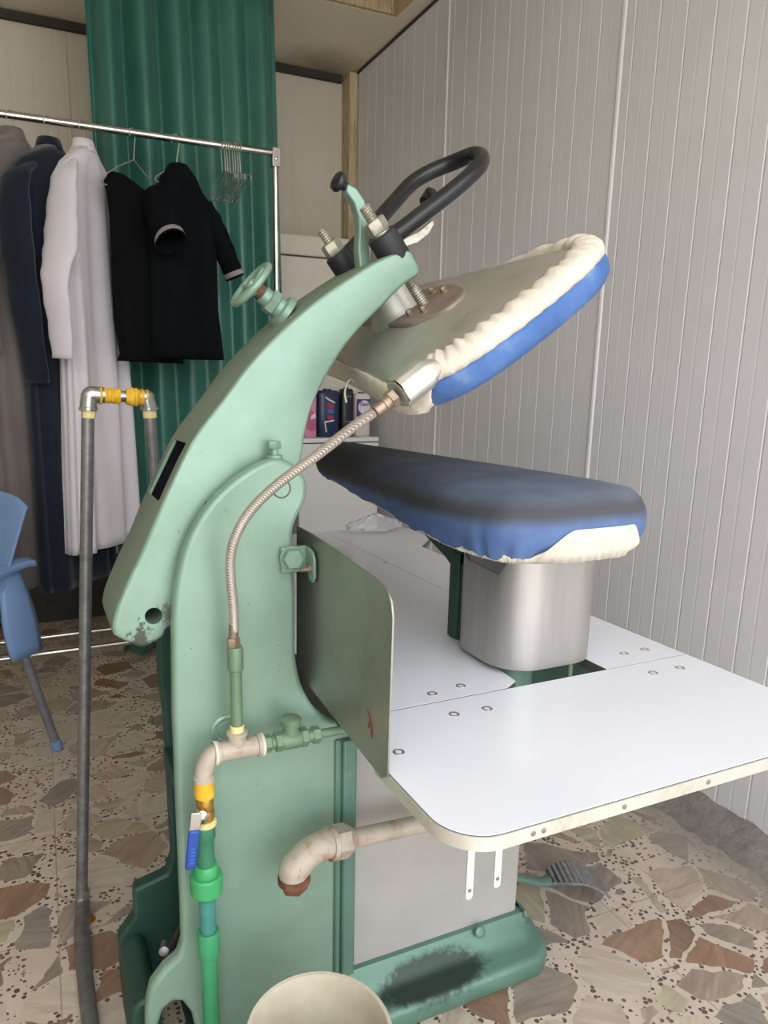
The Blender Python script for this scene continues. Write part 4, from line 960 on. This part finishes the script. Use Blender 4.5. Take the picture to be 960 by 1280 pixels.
# ------------------------------------------------------------------ curtain
cY = 3.12; cx0 = at(117, 200, Y=cY).x; cx1a, cx1b = at(345, 60, Y=cY).x, at(355, 330, Y=cY).x
g = G(); rows = []; NX = 150
for i in range(25):
    u = i / 24; z = 2.775 - 2.74 * u; x1 = cx1a - .0 + (cx1b - cx1a) * min(1.3, u * 2.4)
    row = []
    for k in range(NX + 1):
        v = k / NX
        ph = 2 * math.pi * (v * 6.3 + .10 * math.sin(v * 7 + 1) + .03 * math.sin(u * 4 + v * 5))
        dpt = .045 * (.65 + .35 * math.sin(v * 6 + u * 2)) * math.sin(ph) + .0015 * math.sin(ph * 2.0 + u * 3)
        row.append((cx0 + (x1 - cx0) * v + .006 * math.cos(ph), cY + dpt, z))
    rows.append(row)
g.loft(rows, closed=False, cap=False); cu = thing('curtain', 'long green satin curtain hanging from the ceiling behind the clothes rack', 'curtain', (cx0, cY, 0)); obj('drape', g, 'curtain', cu, smooth=180, solid=.002)
g = G(); g.cyl((cx0 - .1, cY, 2.772), (cx1a + .1, cY, 2.772), .008); obj('curtain_rod', g, 'zinc', cu)

# ------------------------------------------------------------------ cabinets and bottles
cb = thing('storage_cabinet', 'tall cream cabinet with a lid seam in the corner of the room', 'cabinet', (1.38, 3.6, 0))
zt_ = at(400, 295, Y=3.46).z; zs = at(400, 322, Y=3.46).z
ca, cb1 = at(357, 300, Y=3.46).x - .12, at(464, 310, Y=3.46).x
g = G(); g.box((ca, 3.46, .05), (cb1, 3.74, zs - .003)); obj('body', g, 'cream', cb, bev=.006)
g = G(); g.box((ca + .005, 3.466, zs - .004), (cb1 - .005, 3.735, zs + .004)); obj('seam', g, 'seam', cb)
g = G(); g.box((ca, 3.46, zs + .003), (cb1, 3.74, zt_)); obj('lid', g, 'cream', cb, bev=.008)
for x in (ca + .04, cb1 - .04):
    for y in (3.5, 3.7): g = G(); g.cyl((x, y, 0), (x, y, .052), .018); obj('foot', g, 'seam', cb)
lc = thing('low_cabinet', 'low white cabinet with detergent bottles on top behind the press', 'cabinet', (1.4, 3.28, 0))
lY = 3.15; lz = at(390, 548, Y=lY).z; lx1 = at(472, 610, Y=lY).x; lx0 = 1.16; ls = at(390, 555, Y=lY).z
g = G(); g.box((lx0, lY, .05), (lx1, 3.44, ls)); obj('body', g, 'white', lc, bev=.004)
g = G(); g.box((lx0, lY - .006, ls + .005), (lx1, 3.44, lz)); obj('top_panel', g, 'white', lc, bev=.004)
g = G(); g.box((lx0 + .004, lY + .004, ls - .001), (lx1 - .004, 3.43, ls + .006)); obj('seam', g, 'seam', lc)
g = G(); g.box((lx0 + .02, lY + .03, 0), (lx1 - .02, 3.42, .052)); obj('plinth', g, 'seam', lc)
bY = 3.22; kz = lz
M['pink'] = mat('pink_bottle', 'd98aa6', 'e09ab2', .4, 0, 20); M['navybottle'] = mat('navy_bottle', '1e2c48', '253555', .3); M['blackbottle'] = mat('black_bottle', '1a1a1c', '242426', .35)
M['whitebottle'] = mat('white_bottle', 'cfc6bf', 'd8d0c9', .4); M['purple'] = mat('purple_label', '3f2f66', '4a3872', .45); M['lab_white'] = mat('label_white', 'd6d2d8', None, .5); M['lab_red'] = mat('label_red', '9c3040', None, .5); M['lab_blue'] = mat('label_blue', '3a6a9c', None, .5); M['lab_pink'] = mat('label_rose', 'b55a7a', None, .5); M['lab_grey'] = mat('label_grey', '6c6c6e', None, .5); M['ink'] = mat('navy_ink', '2a2450', None, .5)
def bottle(name, label, m, pxl, pxr, pyt, capm, sq=.6, capw=.35, dep=.03):
    xa, xb = at(pxl, 530, Y=bY).x, at(pxr, 530, Y=bY).x; zt = at((pxl + pxr) / 2, pyt, Y=bY).z; cxx, hw_ = (xa + xb) / 2, (xb - xa) / 2 * .97; Hh = zt - kz
    r = thing(name, label, 'bottle', (cxx, bY + dep, kz)); g = G(); rings = []
    for u, k in ((0, .92), (.02, 1), (.5, 1), (.84, 1), (.93, .95), (.965, .8), (.97, capw)):
        rings.append([(cxx + hw_ * k * math.copysign(abs(math.cos(a)) ** .5, math.cos(a)), bY + dep + dep * k * math.copysign(abs(math.sin(a)) ** .5, math.sin(a)), kz + Hh * u) for a in [2 * math.pi * i / 32 for i in range(32)]])
    g.loft(rings); obj('body', g, m, r, smooth=60)
    g = G(); g.lathe((cxx, bY + dep, kz + Hh * .96), (0, 0, 1), [(hw_ * capw, 0), (hw_ * capw * 1.05, .003), (hw_ * capw, Hh * .04)], 20); obj('cap', g, capm, r)
    return r, cxx, hw_, Hh
def dlabel(name, r, pts, m, lift=0):
    obj(name, G().prism(pts, bY - .0012 - lift, bY + .0006), m, r)
r, cxx, hw_, Hh = bottle('detergent_bottle', 'pink bottle at the edge of the low white cabinet top', 'pink', 380, 397, 487, 'pink')
dlabel('label', r, c2([(cxx - hw_ * .6, kz + Hh * .2), (cxx + hw_ * .7, kz + Hh * .15), (cxx + hw_ * .5, kz + Hh * .5), (cxx - hw_ * .2, kz + Hh * .55)], 5), 'lab_pink')
dlabel('label', r, c2([(cxx + hw_ * .0, kz + Hh * .38), (cxx + hw_ * .7, kz + Hh * .42), (cxx + hw_ * .6, kz + Hh * .5), (cxx + hw_ * .1, kz + Hh * .46)], 5), 'lab_white', .0008)
r, cxx, hw_, Hh = bottle('detergent_bottle', 'navy blue bottle with a red and blue logo on the low white cabinet', 'navybottle', 398, 426, 486, 'navybottle', dep=.035)
for m, pts, lf in (('lab_red', [(-.25, .62), (.3, .58), (.42, .67), (-.22, .72)], 0), ('lab_blue', [(-.2, .5), (.35, .48), (.38, .57), (-.22, .59)], 0), ('lab_red', [(-.2, .38), (.3, .34), (.35, .44), (-.2, .46)], 0),
    ('lab_white', [(-.45, .82), (-.38, .84), (.5, .72), (.42, .70), (-.1, .76)], .001), ('lab_white', [(-.5, .32), (-.42, .34), (-.25, .1), (-.36, .1)], .001), ('lab_white', [(-.4, .33), (.4, .36), (.42, .33), (-.36, .30)], .001)):
    dlabel('label', r, [(cxx + hw_ * a, kz + Hh * b) for a, b in pts], m, lf)
r, cxx, hw_, Hh = bottle('detergent_bottle', 'black bottle with a dark label between the navy and white bottles', 'blackbottle', 427, 443, 484, 'blackbottle')
dlabel('label', r, [(cxx - hw_ * .6, kz + Hh * .3), (cxx + hw_ * .6, kz + Hh * .3), (cxx + hw_ * .6, kz + Hh * .32), (cxx - hw_ * .6, kz + Hh * .32)], 'lab_grey')
dlabel('label', r, [(cxx - hw_ * .2, kz + Hh * .8), (cxx + hw_ * .5, kz + Hh * .8), (cxx + hw_ * .5, kz + Hh * .83), (cxx - hw_ * .2, kz + Hh * .83)], 'lab_grey')
r, cxx, hw_, Hh = bottle('detergent_bottle', 'white bottle with purple lettered label on the low white cabinet', 'whitebottle', 444, 464, 490, 'purple')
dlabel('label', r, [(cxx - hw_ * .9, kz + Hh * .45), (cxx - hw_ * .1, kz + Hh * .45), (cxx + hw_ * .8, kz + Hh * .6), (cxx + hw_ * .85, kz + Hh * .84), (cxx - hw_ * .85, kz + Hh * .84)], 'purple')
dlabel('label', r, [(cxx + hw_ * .1 + hw_ * .78 * math.cos(a), kz + Hh * .66 + hw_ * .78 * math.sin(a)) for a in [2 * math.pi * k / 24 for k in range(24)]], 'lab_white', .001)
tc_ = bpy.data.curves.new('lettering', 'FONT'); tc_.body = 'Tauri'; tc_.size = hw_ * .62; tc_.align_x = 'CENTER'; tc_.extrude = .0004; tc_.shear = .15; tc_.offset = .0004
to = bpy.data.objects.new('tmp', tc_); COL.objects.link(to); bpy.context.view_layer.update()
me = bpy.data.meshes.new_from_object(to.evaluated_get(bpy.context.evaluated_depsgraph_get())); bpy.data.objects.remove(to)
me.materials.clear(); me.materials.append(M['ink']); lo = bpy.data.objects.new('lettering', me); COL.objects.link(lo); lo.parent = r
lo.rotation_euler = (math.pi / 2, 0, 0); lo.location = V((cxx + hw_ * .08, bY - .0032, kz + Hh * .69)) - V(r.location)

# ------------------------------------------------------------------ plastic bag on the far table end
t = NT('clear_film'); M['film'] = t.done('e8e8ea', .12, 0, Alpha=.42)
g = G(); bc = V((1.10, 2.22, TZ + .012)); rb = random.Random(5); rows = []
for i in range(9):
    u = i / 8; row = []
    for k in range(26):
        a = 2 * math.pi * k / 26; rad = math.sin(math.pi * (.12 + .88 * (1 - u) * .55 + .02)) * (1 - .75 * u ** 2)
        jx = 1 + rb.uniform(-.16, .16)
        row.append(bc + V((math.cos(a) * .105 * rad * jx, math.sin(a) * .055 * rad * jx, .052 * u * (1 + rb.uniform(-.12, .12) * (u > .2)))))
    rows.append(row)
g.loft(rows); tag(obj('plastic_bag', g, 'film', smooth=25), 'crumpled clear plastic bag behind the padded ironing board', 'bag')

# ------------------------------------------------------------------ light
w = bpy.data.worlds.new('world'); S.world = w; w.use_nodes = True
sl = bpy.data.lights.new('sun', 'SUN'); sl.energy = 2.2; sl.angle = .01; sl.color = (1, .98, .96)
so = bpy.data.objects.new('sun', sl); COL.objects.link(so); so.location = (0, 5, 8); so.rotation_euler = V((-.35, -.62, -1)).to_track_quat('-Z', 'Y').to_euler()
nt = w.node_tree; bg = nt.nodes['Background']; bg.inputs['Color'].default_value = (.93, .96, 1.0, 1); bg.inputs['Strength'].default_value = 1.0
ld = bpy.data.lights.new('doorway_portal', 'AREA'); ld.shape = 'RECTANGLE'; ld.size = WX + 1.0; ld.size_y = CZ; ld.cycles.is_portal = True
lo = bpy.data.objects.new('doorway_portal', ld); COL.objects.link(lo); lo.location = ((WX - 1.0) / 2, FY - .02, CZ / 2); lo.rotation_euler = (math.pi / 2, 0, 0)
vs = S.view_settings; vs.view_transform = 'Standard'; vs.look = 'None'; vs.gamma = 1; vs.use_curve_mapping = False; vs.exposure = 2.0
